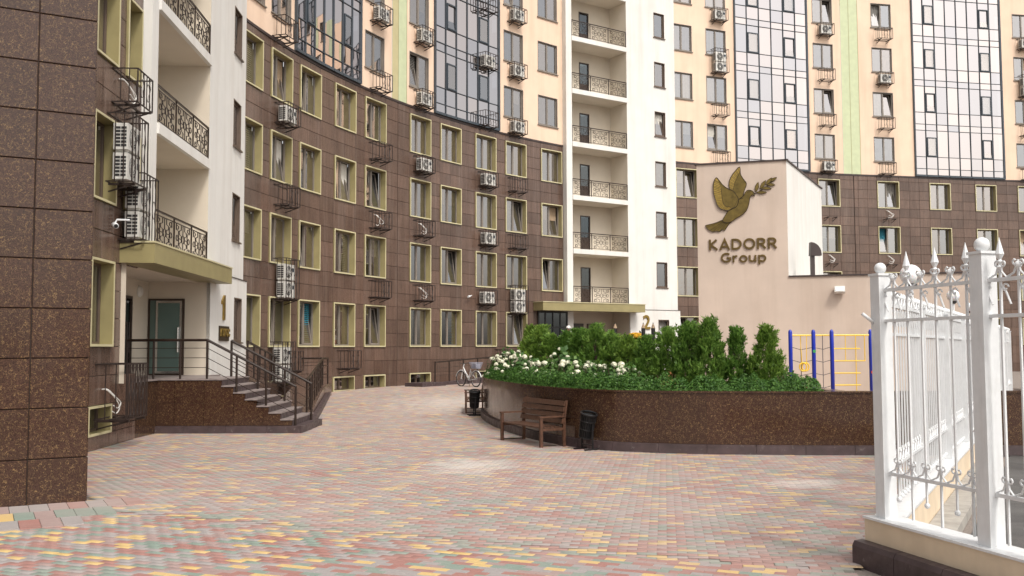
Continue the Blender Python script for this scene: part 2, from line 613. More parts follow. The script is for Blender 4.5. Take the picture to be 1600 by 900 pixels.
def place_tiles(root, tiles, mat, limit=300, name='granite_tile', rest='granite_cladding'):
    """tiles: (x,y,z,ang,w,h) in world coordinates; the nearest become objects of their own, the rest one part"""
    tiles = sorted(tiles, key=lambda q: q[0] ** 2 + q[1] ** 2 + (q[2] - EYE) ** 2)
    rl = root.location
    for (x, y, z, a, w, h) in tiles[:limit]:
        jit = random.uniform(-0.0015, 0.0015)
        q_ = put(name, tile_mesh(w, h, mat), root, (x - rl.x + jit, y - rl.y + jit, z - rl.z), a + R(random.uniform(-.12, .12)))
        q_.rotation_euler.x = R(random.uniform(-.14, .14))
    if tiles[limit:]:
        m = MB()
        for (x, y, z, a, w, h) in tiles[limit:]:
            me = tile_mesh(w, h, mat)
            ca, sa = math.cos(a), math.sin(a)
            m.add([(x - rl.x + v.co.x * ca - v.co.y * sa, y - rl.y + v.co.x * sa + v.co.y * ca, z - rl.z + v.co.z) for v in me.vertices],
                  [tuple(p.vertices) for p in me.polygons])
        o = m.build(rest, mat, root)
        o['kind'] = 'stuff'


ZROWS = [0.0] + [0.3 + 0.6 * k for k in range(22)] + [13.2]


def brown_zone(root, P, segs, tiles, back, zmax=13.2, zrows=None):
    """segs: (s0, s1, [(z0,z1) openings]); appends tiles and backing quads"""
    zr = [z for z in (zrows or ZROWS) if z <= zmax + 1e-6]
    rl = root.location
    for s0, s1, ops in segs:
        a, d, L, ang = frame(P, s0, s1)
        n = max(1, round(L / 0.78))
        w = L / n
        for z0, z1 in zip(zr[:-1], zr[1:]):
            zc = (z0 + z1) / 2
            if any(o0 < zc < o1 for o0, o1 in ops):
                continue
            for k in range(n):
                p = a + d * (k * w)
                tiles.append((p[0], p[1], z0, ang, round(w, 3), round(z1 - z0, 3)))
            nrm = np.array([-d[1], d[0]]) * 0.028
            q0, q1 = a + nrm - (rl.x, rl.y), a + d * L + nrm - (rl.x, rl.y)
            back.quad((*q0, z0), (*q1, z0), (*q1, z1), (*q0, z1))


def plaster_zone(root, P, segs, m, z0, z1, off=0.0):
    """plain wall sheet with openings; segs as above"""
    rl = root.location
    for s0, s1, ops in segs:
        a, d, L, ang = frame(P, s0, s1)
        nrm = np.array([-d[1], d[0]]) * off
        q0, q1 = a + nrm - (rl.x, rl.y), a + d * L + nrm - (rl.x, rl.y)
        zs = [z0]
        for o0, o1 in sorted(ops):
            zs += [o0, o1]
        zs.append(z1)
        for i in range(0, len(zs), 2):
            if zs[i + 1] > zs[i]:
                m.quad((*q0, zs[i]), (*q1, zs[i]), (*q1, zs[i + 1]), (*q0, zs[i + 1]))


def fill_gaps(cols, s0, s1):
    """cols: sorted (a,b,ops) windows; returns full list with blank segments between, long ones split"""
    out = []
    cur = s0
    for a, b, ops in sorted(cols):
        if a > cur + 1e-3:
            k = max(1, round((a - cur) / 1.7))
            out += [(cur + (a - cur) * i / k, cur + (a - cur) * (i + 1) / k, []) for i in range(k)]
        out.append((a, b, ops))
        cur = b
    if s1 > cur + 1e-3:
        k = max(1, round((s1 - cur) / 1.7))
        out += [(cur + (s1 - cur) * i / k, cur + (s1 - cur) * (i + 1) / k, []) for i in range(k)]
    return out


# ------------------------------------------------------------------ windows
def ring(m, x0, x1, z0, z1, b, y0, y1):
    """rectangular frame of border b between depths y0..y1 (open middle)"""
    m.box(x0, x0 + b, y0, y1, z0, z1)
    m.box(x1 - b, x1, y0, y1, z0, z1)
    m.box(x0 + b, x1 - b, y0, y1, z0, z0 + b)
    m.box(x0 + b, x1 - b, y0, y1, z1 - b, z1)


WINM = {}


def window(root, kind, loc, ang, w, h, tilt=0, curtain=None, sashmat='sash'):
    """a window part: surround and reveal, room behind, sash frame, two panes; local x right, y into the wall"""
    key = (kind, round(w, 2), round(h, 2), sashmat)
    if key not in WINM:
        d = {}
        b = 0.05 if kind == 'olive' else 0.035
        dep = 0.27 if kind in ('olive', 'base') else 0.13
        m = MB()
        if kind in ('olive', 'base'):
            ring(m, 0.004, w - 0.004, 0.004, h - 0.004, b, -0.055, dep)
            d['sur'] = m.mesh('window', 'olive')
            m = MB(); e = 0.016
            ring(m, 0.0, w, 0.0, h, 0.048, -0.066, -0.05)
            d['rim'] = m.mesh('rim', 'olive_light')
        else:
            ring(m, 0.0, w, 0.0, h, b, -0.012, dep)
            m.box(-0.05, w + 0.05, -0.07, 0.06, -0.045, 0.0)
            d['sur'] = m.mesh('window', 'sash_grey' if kind == 'plain' else 'sash')
        # room: inward facing box
        m = MB()
        i0, i1, j0, j1 = 0.02, w - 0.02, 0.02, h - 0.02
        y0, y1 = dep + 0.08, dep + 0.9
        m.quad((i0, y1, j0), (i1, y1, j0), (i1, y1, j1), (i0, y1, j1))
        m.quad((i0, y0, j0), (i0, y1, j0), (i0, y1, j1), (i0, y0, j1))
        m.quad((i1, y0, j0), (i1, y1, j0), (i1, y1, j1), (i1, y0, j1))
        m.quad((i0, y0, j0), (i1, y0, j0), (i1, y1, j0), (i0, y1, j0))
        m.quad((i0, y0, j1), (i1, y0, j1), (i1, y1, j1), (i0, y1, j1))
        d['room'] = m.mesh('room', 'room')
        # sash
        m = MB()
        s0, s1, t0, t1 = b + 0.002, w - b - 0.002, b + 0.002, h - b - 0.002
        ys = dep - 0.06
        f = 0.055
        two = kind != 'narrow' and w > 0.9
        ring(m, s0, s1, t0, t1, f, ys, ys + 0.07)
        xm = (s0 + s1) / 2
        if two:
            m.box(xm - 0.05, xm + 0.05, ys - 0.012, ys + 0.07, t0 + f, t1 - f)
        d['sash'] = m.mesh('sash_frame', sashmat)
        pw = (xm - 0.05 - s0 - f) if two else (s1 - s0 - 2 * f)
        ph = t1 - t0 - 2 * f
        m = MB()
        m.quad((0, 0, 0), (pw, 0, 0), (pw, 0, ph), (0, 0, ph))
        d['pane'] = m.mesh('pane', 'glass')
        m = MB()
        ring(m, 0.0, pw, 0.0, ph, 0.05, -0.02, 0.03)
        d['leaf'] = m.mesh('opening_sash', sashmat)
        m = MB()
        nseg = 9
        for i in range(nseg):
            xa, xb = pw * i / nseg, pw * (i + 1) / nseg
            ya, yb = 0.03 * math.sin(i * 1.9), 0.03 * math.sin((i + 1) * 1.9)
            m.quad((xa, ya, 0), (xb, yb, 0), (xb, yb, ph), (xa, ya, ph))
        d['curt'] = m
        m = MB()
        nsl = int(ph / 0.075)
        for i in range(nsl):
            z_ = ph - 0.075 * (i + 1)
            m.quad((0, -0.02, z_), (pw, -0.02, z_), (pw, 0.02, z_ + 0.055), (0, 0.02, z_ + 0.055))
        d['blind'] = m
        m = MB()
        hh_ = ph * .45
        m.quad((0, 0, ph - hh_), (pw, 0, ph - hh_), (pw, 0, ph), (0, 0, ph))
        m.box(0, pw, -.012, .012, ph - hh_ - .02, ph - hh_)
        d['shade'] = m
        d['geo'] = (s0, f, t0, xm, pw, ph, ys, two)
        d['cm'] = {}
        WINM[key] = d
    d = WINM[key]
    s0, f, t0, xm, pw, ph, ys, two = d['geo']
    win = put('window', d['sur'], root, loc, ang)
    if 'rim' in d:
        put('rim', d['rim'], win)
    put('room', d['room'], win)
    put('sash_frame', d['sash'], win)
    xs = [s0 + f] + ([xm + 0.05] if two else [])
    for i, x in enumerate(xs):
        p = put('pane', d['pane'], win, (x, ys + 0.03, t0 + f))
        if tilt == i + 1:
            p.rotation_euler = (R(-9), 0, 0)
            q = put('opening_sash', d['leaf'], win, (x, ys + 0.03, t0 + f))
            q.rotation_euler = (R(-9), 0, 0)
    if curtain:
        cm, side = curtain
        if cm not in d['cm']:
            kind_ = 'blind' if cm == 'curtain_teal' else 'curt'
            if cm.startswith('shade:'):
                d['cm'][cm] = d['shade'].mesh('roller_shade', cm[6:])
            elif cm.startswith('blind:'):
                d['cm'][cm] = d['blind'].mesh('blind', cm[6:])
            else:
                d['cm'][cm] = d[kind_].mesh('curtain', cm)
        for i, x in enumerate(xs):
            if side == 2 or side == i or not two:
                put(d['cm'][cm].name.split('.')[0], d['cm'][cm], win, (x, ys + 0.16, t0 + f))
    return win


def rnd_curtain(p=0.7):
    if random.random() > p:
        return None
    return (random.choices(['curtain_white', 'curtain_tan', 'curtain_grey', 'curtain_teal', 'shade:curtain_white', 'shade:curtain_tan', 'blind:curtain_grey', 'blind:curtain_white'], [4, 4, 4, 0.6, 2, 2, 1.5, 1.5])[0], random.choice([0, 1, 2, 2]))


def rnd_tilt(p=0.22):
    return random.choice([1, 2]) if random.random() < p else 0


def place_window(root, P, s, w, z, h, kind, **kw):
    a, d, L, ang = frame(P, s - w / 2, s + w / 2)
    return window(root, kind, (a[0] - root.location.x, a[1] - root.location.y, z), ang, L, h, **kw)


# ------------------------------------------------------------------ cages and air conditioners
def cage_mesh(w=1.0, dp=0.52, h=0.72, n=5):
    m = MB()
    r = 0.025
    y0, y1 = -dp - 0.03, -0.02
    for z in (0.0, h):
        m.bar((0, y0, z), (w, y0, z), r)
        m.bar((0, y0, z), (0, y1, z), r)
        m.bar((w, y0, z), (w, y1, z), r)
        m.bar((0, y1, z), (w, y1, z), r)
    m.bar((0, y0 + dp * .5, 0), (w, y0 + dp * .5, 0), r * 1.6)
    for x in (0.15, w - 0.15):
        m.bar((x, y0 - 0.02, -0.04), (x, y1, -0.04), 0.045)
        m.bar((x, y0 + 0.04, -0.05), (x, y1, -0.20), 0.03)
    for i in range(n + 1):
        x = w * i / n
        m.bar((x, y0, 0), (x, y0, h), r if i in (0, n) else r * .7)
        if 0 < i < n and i % 2 == 0:                     # wavy ornament on the front
            pts = [(x + 0.06 * math.sin(k * 1.3), y0, h * k / 9) for k in range(10)]
            m.tube(pts, 0.008, 4, cap=False)
    for j in range(1, 3):
        y = y0 + (y1 - y0) * j / 3
        m.bar((0, y, 0), (0, y, h), r * .7)
        m.bar((w, y, 0), (w, y, h), r * .7)
    for x in (w * 0.3, w * 0.7):
        m.tube([(x + 0.10 * math.cos(a), y0, h * .5 + 0.2 * math.sin(a)) for a in np.linspace(0, 2 * math.pi, 13)[:-1]], 0.008, 4, closed=True)
    return m.mesh('air_conditioner_basket', 'iron')


CAGE = cage_mesh()
CAGE_TALL = cage_mesh(h=1.45)
CAGE_LOW = cage_mesh(w=1.3, dp=0.62, h=1.12, n=12)
mb = MB()
for x in (0.2, 0.8):
    mb.bar((x, -0.5, 0), (x, -0.02, 0), 0.045)
    mb.bar((x, -0.45, -0.02), (x, -0.02, -0.18), 0.03)
mb.bar((0.1, -0.45, 0.02), (0.9, -0.45, 0.02), 0.03)
BRACKET = mb.mesh('bracket', 'iron')

# air conditioner master meshes
mb = MB(); mb.box(0, 0.80, -0.30, 0, 0, 0.56)
mb.box(0.06, 0.14, -0.28, -0.02, -0.04, 0); mb.box(0.66, 0.74, -0.28, -0.02, -0.04, 0)
AC_BODY = mb.mesh('body', 'ac_white')
mb = MB()
mb.lathe([(0.225, -0.004), (0.225, 0.004)], 24)
AC_FAN = mb.mesh('fan_opening', 'ac_dark')
mb = MB()
for rr in (0.06, 0.11, 0.16, 0.215):
    mb.tube([(rr * math.cos(a), rr * math.sin(a), 0) for a in np.linspace(0, 2 * math.pi, 21)[:-1]], 0.005, 4, closed=True)
for k in range(8):
    a = k * math.pi / 4
    mb.bar((0, 0, 0), (0.22 * math.cos(a), 0.22 * math.sin(a), 0), 0.008)
mb.lathe([(0.045, -0.005), (0.045, 0.006)], 12)
AC_GRILLE = mb.mesh('fan_grille', 'ac_white')
mb = MB()
for i in range(6):
    for j in range(2):
        mb.box(-0.004, 0.004, -0.27 + j * 0.125, -0.16 + j * 0.125, 0.06 + i * 0.075, 0.11 + i * 0.075)
AC_VENT = mb.mesh('side_vent', 'ac_dark')
mb = MB(); mb.box(0.60, 0.76, -0.305, -0.30, 0.30, 0.44)
AC_BADGE = mb.mesh('badge', 'blueframe')


def ac_unit(p, ang, label, group):
    """air conditioner standing at world point p (wall line), facing out of the wall"""
    o = empty('air_conditioner', p, ang)
    tag(o, label, 'air conditioner', group)
    put('body', AC_BODY, o)
    f = put('fan_opening', AC_FAN, o, (0.33, -0.303, 0.28)); f.rotation_euler = (R(90), 0, 0)
    g = put('fan_grille', AC_GRILLE, o, (0.33, -0.311, 0.28)); g.rotation_euler = (R(90), 0, 0)
    put('side_vent', AC_VENT, o, (-0.002, 0, 0))
    put('badge', AC_BADGE, o)
    return o


def hose_mesh(seed):
    rr = random.Random(seed)
    m = MB()
    for k in range(2):
        x = 0.40 + 0.07 * k
        e = rr.uniform(-.05, .3)
        pts = [(x, -0.02, 0.60), (x + .02, -0.12, 0.58), (x + .10 + e * .3, -0.22, 0.42), (x + .05 + e, -0.27, 0.22 + .08 * k), (x - .12 + e, -0.27, 0.10 + .1 * k), (x - .22 + e * .5, -0.25, 0.16 + .12 * k)]
        P_ = [np.array(q) for q in pts]
        out = []
        for i in range(len(P_) - 1):
            p0, p1, p2, p3 = P_[max(i - 1, 0)], P_[i], P_[i + 1], P_[min(i + 2, len(P_) - 1)]
            for j in range(5):
                u = j / 5
                out.append(tuple(.5 * ((2 * p1) + (p2 - p0) * u + (2 * p0 - 5 * p1 + 4 * p2 - p3) * u * u + (3 * p1 - p0 - 3 * p2 + p3) * u ** 3)))
        m.tube(out, 0.013, 6)
    return m.mesh('refrigerant_hose', 'hose')


HOSES = [hose_mesh(i) for i in range(3)]
WORD = ['ground', 'second', 'third', 'fourth', 'fifth', 'sixth', 'seventh', 'eighth']


def cage_at(root, P, s, z, what, where, tall=False, w=1.0):
    """what: 0 empty, 1 one unit, 2 two stacked units, 'h' hoses, 'b' bracket only; where completes the label"""
    a, d, L, ang = frame(P, s - w / 2, s + w / 2)
    loc = (a[0] - root.location.x, a[1] - root.location.y, z)
    if what == 'b':
        put('bracket', BRACKET, root, loc, ang)
        return
    if what == 'bh':
        b = put('bracket', BRACKET, root, loc, ang)
        put('refrigerant_hose', random.choice(HOSES), b)
        return
    c = put('air_conditioner_basket', CAGE_LOW if tall == 'low' else CAGE_TALL if tall else CAGE, root, loc, ang)
    if what == 'h':
        put('refrigerant_hose', random.choice(HOSES), c)
    k = what if isinstance(what, int) else 0
    nrm = np.array([d[1], -d[0]])
    for i in range(k):
        q = a + d * 0.10 + nrm * 0.12
        lab = where if k == 1 else ('upper' if i else 'lower') + ' of two stacked units ' + where
        if k == 1:
            lab = 'white outdoor unit ' + where
        ac_unit((q[0], q[1], z + 0.065 + 0.63 * i), ang, lab, 'air conditioners on the facades')


# ------------------------------------------------------------------ ground
def grid_ground():
    m = MB()
    xs = [-400, -120, -60, -30, -15, -5, 5, 15, 30, 60, 120, 400]
    ys = [-400, -120, -40, 0] + list(range(8, 60, 4)) + [60, 80, 120, 400]
    n = len(xs)
    for y in ys:
        for x in xs:
            m.v.append((x, y, gz(y) - 0.03))
    for j in range(len(ys) - 1):
        for i in range(n - 1):
            m.f.append((j * n + i, j * n + i + 1, (j + 1) * n + i + 1, (j + 1) * n + i))
    return m


gr = grid_ground().build('ground', 'joint')
gr['kind'] = 'structure'

PLANTER = [(16.5, 18.9), (11.0, 18.25), (7.0, 18.3), (5.2, 18.4), (3.6, 18.62), (2.6, 18.95), (1.8, 19.4), (1.15, 20.3), (0.55, 21.6),
           (0.0, 23.4), (-0.45, 25.4), (-0.75, 27.2), (-0.85, 28.8), (-0.55, 30.2), (0.4, 31.0), (2.0, 30.3), (3.9, 27.6), (5.3, 24.8), (6.1, 22.0), (6.35, 19.9), (6.4, 18.62)]


def smooth_poly(pts, k=6, closed=False):
    out = []
    n = len(pts)
    rng_ = range(n) if closed else range(n - 1)
    for i in rng_:
        p0 = np.array(pts[(i - 1) % n] if closed or i > 0 else pts[0])
        p1 = np.array(pts[i]); p2 = np.array(pts[(i + 1) % n])
        p3 = np.array(pts[(i + 2) % n] if closed or i + 2 < n else pts[-1])
        for j in range(k):
            u = j / k
            out.append(tuple(.5 * ((2 * p1) + (p2 - p0) * u + (2 * p0 - 5 * p1 + 4 * p2 - p3) * u * u + (3 * p1 - p0 - 3 * p2 + p3) * u ** 3)))
    if not closed:
        out.append(tuple(pts[-1]))
    return out


PL = np.array(smooth_poly(PLANTER, 14))


def in_poly(x, y, poly):
    """vectorised point in polygon"""
    x, y = np.asarray(x), np.asarray(y)
    c = np.zeros(x.shape, bool)
    n = len(poly)
    j = n - 1
    for i in range(n):
        xi, yi = poly[i]; xj, yj = poly[j]
        hit = ((yi > y) != (yj > y)) & (x < (xj - xi) * (y - yi) / (yj - yi + 1e-12) + xi)
        c ^= hit
        j = i
    return c


FENCE_A = np.array([3.52, 9.15])
FENCE_B = np.array([3.86, 7.85])
FENCE_DIR = np.array([0.497, 0.868])      # receding run


def paver_field(ang, u0, u1, v0, v1, keep):
    """running bond of 200 x 100 mm pavers; returns centres and angles"""
    ca, sa = math.cos(ang), math.sin(ang)
    us = np.arange(u0, u1, 0.2)
    vs = np.arange(v0, v1, 0.1)
    U, V = np.meshgrid(us, vs)
    U = U + (np.arange(len(vs)) % 2 * 0.1)[:, None]
    X = U * ca - V * sa
    Y = U * sa + V * ca
    X, Y = X.ravel(), Y.ravel()
    k = keep(X, Y)
    return X[k], Y[k]


def jline(x):
    return 10.04 - 0.414 * (x + 0.0)


def yard(X, Y):
    """inside the courtyard outline"""
    k = (X > -9.6) & (X < 20) & (Y > 4.0) & (Y < 52)
    k &= ~in_poly(X, Y, PL)
    # right limit: the fence plinth and kerb
    t_ = (Y - FENCE_A[1]) / FENCE_DIR[1]
    lim = np.where(Y > 9.0, FENCE_A[0] + FENCE_DIR[0] * t_ - 0.25, FENCE_A[0] - 0.42 + (9.0 - Y) * 0.27)
    k &= X < lim
    # curved building: inside its circle
    k &= ((X - 26.0) ** 2 + (Y - 25.9) ** 2 < 35.5 ** 2) | (Y < 33)
    k &= ~((X < -8.75) & (Y > 14)) | (Y > 33)
    # corner pier
    px, py = X + 5.74, Y - 13.07
    k &= ~((px * 0.875 + py * 0.485 < 0.05) & (px * -0.485 + py * 0.875 > -0.05) & (px * -0.485 + py * 0.875 < 5) & (px * 0.875 + py * 0.485 > -6))
    # stairs
    k &= ~((X < -5.12) & (Y > 23.47) & (Y < 25.85))
    return k


def pier_strip(X, Y, m_=0.0):
    px, py = X + 5.74, Y - 13.07
    a_, b_ = px * 0.875 + py * 0.485, px * 0.485 - py * 0.875
    return (b_ > 0) & (b_ < 1.80 - m_) & (a_ < 0.45 - 0.7 * b_ - m_)


A1, A2, A3 = R(-22.5), R(-9), R(29 + 90)
X1, Y1 = paver_field(A1, -14, 12, 2, 16, lambda X, Y: yard(X, Y) & (Y < jline(X)) & ~pier_strip(X, Y, 0.12))
X2, Y2 = paver_field(A2, -30, 25, 2, 58, lambda X, Y: yard(X, Y) & (Y >= jline(X) - 0.22) & ~pier_strip(X, Y, 0.12))
X3, Y3 = np.zeros(0), np.zeros(0)
PX = np.r_[X1, X2, X3]; PY = np.r_[Y1, Y2, Y3]
PA = np.r_[np.full(len(X1), A1), np.full(len(X2), A2), np.full(len(X3), A3)]
PZ = 0.36 * np.clip((PY - 24) / 19, 0, 1) ** 2 * (3 - 2 * np.clip((PY - 24) / 19, 0, 1))
PZ = PZ + rng.uniform(-0.0015, 0.0015, len(PX))
LAY = np.r_[np.full(len(X1), 0.0), np.where(Y2 < jline(X2) + 0.2, -0.006, 0.0), np.full(len(X3), 0.006)]
PZ = PZ + LAY
dist = np.hypot(PX, PY)
infr = (np.abs(PX) < 0.53 * PY) & (PY > 8.55)
order = np.argsort(np.where(infr, dist, 1e6 + dist))
single = order[:300]
mask = np.ones(len(PX), bool); mask[single] = False


def paver_template():
    a, b, c = 0.0985, 0.0485, 0.004
    top = [(-a + c, -b + c, 0), (a - c, -b + c, 0), (a - c, b - c, 0), (-a + c, b - c, 0)]
    mid = [(-a, -b, -c), (a, -b, -c), (a, b, -c), (-a, b, -c)]
    low = [(-a, -b, -0.05), (a, -b, -0.05), (a, b, -0.05), (-a, b, -0.05)]
    fs = [(0, 1, 2, 3)] + [(4 + i, 4 + (i + 1) % 4, (i + 1) % 4, i) for i in range(4)]
    return np.array(top + mid), fs, np.array(top + mid + low), fs + [(8 + i, 8 + (i + 1) % 4, 4 + (i + 1) % 4, 4 + i) for i in range(4)]


tv, tf, tv2, tf2 = paver_template()
mb = MB(); mb.v = [tuple(p) for p in tv2]; mb.f = tf2
paver_me = mb.mesh('paver', 'pavers')
for i in single:
    o = put('paver', paver_me, gr, (PX[i], PY[i], PZ[i]), PA[i])
# stack-bonded slabs in front of the corner block
sb = MB()
sb.add([(-.110, -.298, 0), (.110, -.298, 0), (.110, .298, 0), (-.110, .298, 0), (-.1125, -.3, -.05), (.1125, -.3, -.05), (.1125, .3, -.05), (-.1125, .3, -.05)],
       [(0, 1, 2, 3), (4, 5, 1, 0), (5, 6, 2, 1), (6, 7, 3, 2), (7, 4, 0, 3)])
slab_me = sb.mesh('slab', 'pavers')
for j in range(3):
    for i in range(18):
        a_, b_ = 0.55 - 0.2275 * i - 0.42 * j, 0.31 + 0.605 * j
        put('slab', slab_me, gr, (-5.74 + a_ * 0.8746 + b_ * 0.4848, 13.07 + a_ * 0.4848 - b_ * 0.8746, 0.012 + random.uniform(-.002, .002)), R(29))
# all remaining pavers as one piece of real geometry
idx = np.where(mask)[0]
ca, sa = np.cos(PA[idx]), np.sin(PA[idx])
V = np.empty((len(idx), 8, 3), np.float32)
V[:, :, 0] = PX[idx][:, None] + tv[None, :, 0] * ca[:, None] - tv[None, :, 1] * sa[:, None]
V[:, :, 1] = PY[idx][:, None] + tv[None, :, 0] * sa[:, None] + tv[None, :, 1] * ca[:, None]
V[:, :, 2] = PZ[idx][:, None] + tv[None, :, 2]
Fq = (np.array(tf)[None] + 8 * np.arange(len(idx))[:, None, None]).reshape(-1, 4)


def np_mesh(name, V, Fq, mat):
    me = bpy.data.meshes.new(name)
    nv, nf = len(V), len(Fq)
    me.vertices.add(nv); me.vertices.foreach_set('co', np.ascontiguousarray(V, np.float32).ravel())
    me.loops.add(nf * 4); me.loops.foreach_set('vertex_index', np.ascontiguousarray(Fq, np.int32).ravel())
    me.polygons.add(nf)
    me.polygons.foreach_set('loop_start', np.arange(0, nf * 4, 4, dtype=np.int32))
    me.update(calc_edges=True)
    me.materials.append(MATS[mat])
    return me


o = put('courtyard_paving', np_mesh('courtyard_paving', V.reshape(-1, 3), Fq, 'pavers'), gr)
o['kind'] = 'stuff'

# driveway beyond the fence
mb = MB()
dv = [(4.3, 8.6), (4.75, 10.2), (6.6, 13.4), (19.3, 35.6), (60, 50), (60, -20), (6.5, -20), (5.6, 3.0)]
mb.add([(x, y, -0.012) for x, y in dv], [tuple(range(len(dv)))])
o = mb.build('driveway', 'asphalt')
o['kind'] = 'structure'

# ------------------------------------------------------------------ corner pier at the left edge
c0 = np.array([-5.74, 13.07])
dl = np.array([0.875, 0.485]); dl /= np.hypot(*dl)
nb = np.array([-dl[1], dl[0]])
pier = tag(empty('granite_corner_block', (c0[0], c0[1], 0)), 'polished dark brown granite corner block at the left edge', 'building')
tiles = []
rows = [0.0] + [0.60 + 0.665 * k for k in range(0, 21)]
ang = math.atan2(dl[1], dl[0])
for z0, z1 in zip(rows[:-1], rows[1:]):
    for k in range(7):
        w = 0.72
        p = c0 - dl * (w * (k + 1))
        tiles.append((p[0], p[1], z0, ang, w, round(z1 - z0, 3)))
    for k in range(5):
        p = c0 + nb * (0.8 * k)
        tiles.append((p[0], p[1], z0, ang + R(90), 0.8, round(z1 - z0, 3)))
place_tiles(pier, tiles, 'polished')
mb = MB()
q = [(0.0, 0.02), (-5.04, 0.02), (-5.04, 4.0), (-0.02, 4.0), (-0.02, 0.02)]
loc = [(-dl * abs(a) + nb * b + (dl * 0)) for a, b in q]
pts = [tuple(-dl * 0.02 + nb * 0.02), tuple(-dl * 5.04 + nb * 0.02), tuple(-dl * 5.04 + nb * 4), tuple(-dl * 0.02 + nb * 4)]
for i in range(4):
    a, b = pts[i], pts[(i + 1) % 4]
    mb.quad((*b, 0), (*a, 0), (*a, rows[-1]), (*b, rows[-1]))
mb.build('wall', 'grout', pier)

# ------------------------------------------------------------------ brown wing between the block and stair tower one
S0L = Line((-8.05, 12.5), (-8.62, 22.06))
wing = tag(empty('apartment_wing', (-8.3, 18, 0)), 'brown granite wing with olive windows beside the left corner block', 'building')
LY = lambda y: (y - 12.5) / (22.06 - 12.5) * S0L.L
tiles, back = [], MB()
r_ops = lambda lo, hi: [(2.1 + 3 * k, 3.9 + 3 * k) for k in range(lo, hi)]
segs = fill_gaps([(LY(19.1), LY(20.4), [(0.3, 0.9)] + r_ops(0, 4)), (LY(20.95), LY(21.9), r_ops(1, 4))] , 0, S0L.L)
brown_zone(wing, S0L, segs, tiles, back)
tiles = [q for q in tiles if not (1.49 < q[2] < 3.89 and q[1] > 20.75)]
place_tiles(wing, tiles, 'facade', 220)
keep = []
for f_ in back.f:
    c_ = [back.v[i] for i in f_]
    if 1.49 < min(q[2] for q in c_) < 3.89 and min(q[1] for q in c_) + 18 > 20.75:
        continue
    keep.append(f_)
back.f = keep
back.build('wall', 'grout', wing)
for k in range(4):
    a = LY(19.1); b = LY(20.4)
    place_window(wing, S0L, (a + b) / 2, b - a, 2.1 + 3 * k, 1.8, 'olive', curtain=('curtain_grey', 2))
    a = LY(20.95); b = LY(21.9)
    if k:
        place_window(wing, S0L, (a + b) / 2, b - a, 2.1 + 3 * k, 1.8, 'olive', curtain=('curtain_grey', 2))
place_window(wing, S0L, LY(19.75), LY(20.4) - LY(19.1), 0.3, 0.6, 'base')
cage_at(wing, S0L, LY(20.6), 7.3, 'h', '')
cage_at(wing, S0L, LY(20.35), 5.55, 2, 'in the tall basket beside the left corner block', tall=True)
cage_at(wing, S0L, LY(21.15), 4.42, 2, 'just above the olive canopy beside the left corner block', tall=True)
cage_at(wing, S0L, LY(20.15), 0.62, 'h', '', tall='low', w=1.3)
# small security camera on the wing
sc = empty('security_camera', (-8.0, 19.2, 4.55), R(-60))
tag(sc, 'small white security camera beside the left granite block', 'camera')
MB().tube([(0, 0, 0), (0.26, 0, -0.06)], 0.055, 10).build('housing', 'white_paint', sc, smooth=True)
MB().tube([(0.02, 0, 0), (0.0, 0.05, 0.1), (-0.1, 0.3, 0.12)], 0.02, 6).build('arm', 'white_paint', sc)
MB().tube([(0.262, 0, -0.0605), (0.268, 0, -0.062)], 0.04, 10).build('lens', 'black', sc)

# ------------------------------------------------------------------ balcony railings
def railing_mesh(w, h=0.92, panels=3):
    m = MB()
    z0 = 0.08
    m.bar((0, 0, h), (w, 0, h), 0.045)
    m.bar((0, 0, h - 0.10), (w, 0, h - 0.10), 0.022)
    m.bar((0, 0, z0), (w, 0, z0), 0.022)
    for i in range(panels + 1):
        x = w * i / panels
        m.bar((x, 0, 0), (x, 0, h), 0.035)
    pw = w / panels
    zt = h - 0.10
    for i in range(panels):
        cx_ = pw * (i + .5)
        hw = pw * 0.40
        zc = (z0 + zt) / 2
        hh = (zt - z0) / 2
        def tb(pts, closed=False):
            m.tube([(cx_ + a * hw, 0, zc + b * hh) for a, b in pts], 0.013, 4, closed=closed, cap=False)
        for s in (-1, 1):
            tb([(s * .95, -1), (s * .95, -.55), (s * .62, -.5), (s * .62, .5), (s * .95, .55), (s * .95, 1)])
            tb([(s * .25, -1), (s * .25, -.62), (s * .5, -.55), (s * .5, -.3), (s * .22, -.22), (s * .22, .22), (s * .5, .3), (s * .5, .55), (s * .25, .62), (s * .25, 1)])
            for sz in (-1, 1):
                tb([(s * .78 + .16 * math.cos(a), sz * .74 + .14 * math.sin(a)) for a in np.linspace(0, 2 * math.pi, 9)[:-1]], True)
            tb([(s * .82 + .14 * math.cos(a), .2 * math.sin(a)) for a in np.linspace(0, 2 * math.pi, 9)[:-1]], True)
        tb([(.16 * math.cos(a), .30 * math.sin(a)) for a in np.linspace(0, 2 * math.pi, 9)[:-1]], True)
        tb([(0, .3), (0, 1)]); tb([(0, -.3), (0, -1)])
        tb([(-.62, 0), (-.22, 0)]); tb([(.22, 0), (.62, 0)])
    return m.mesh('railing', 'bronze')


def sheet_holes(m, x0, x1, z0, z1, holes, y=0.0):
    """wall sheet in the x,z plane with a single column of holes (xa,xb,za,zb)"""
    if not holes:
        m.quad((x0, y, z0), (x1, y, z0), (x1, y, z1), (x0, y, z1))
        return
    xa, xb = holes[0][0], holes[0][1]
    m.quad((x0, y, z0), (xa, y, z0), (xa, y, z1), (x0, y, z1))
    m.quad((xb, y, z0), (x1, y, z0), (x1, y, z1), (xb, y, z1))
    z = z0
    for h in sorted(holes, key=lambda q: q[2]):
        m.quad((xa, y, z), (xb, y, z), (xb, y, h[2]), (xa, y, h[2]))
        z = h[3]
    m.quad((xa, y, z), (xb, y, z), (xb, y, z1), (xa, y, z1))


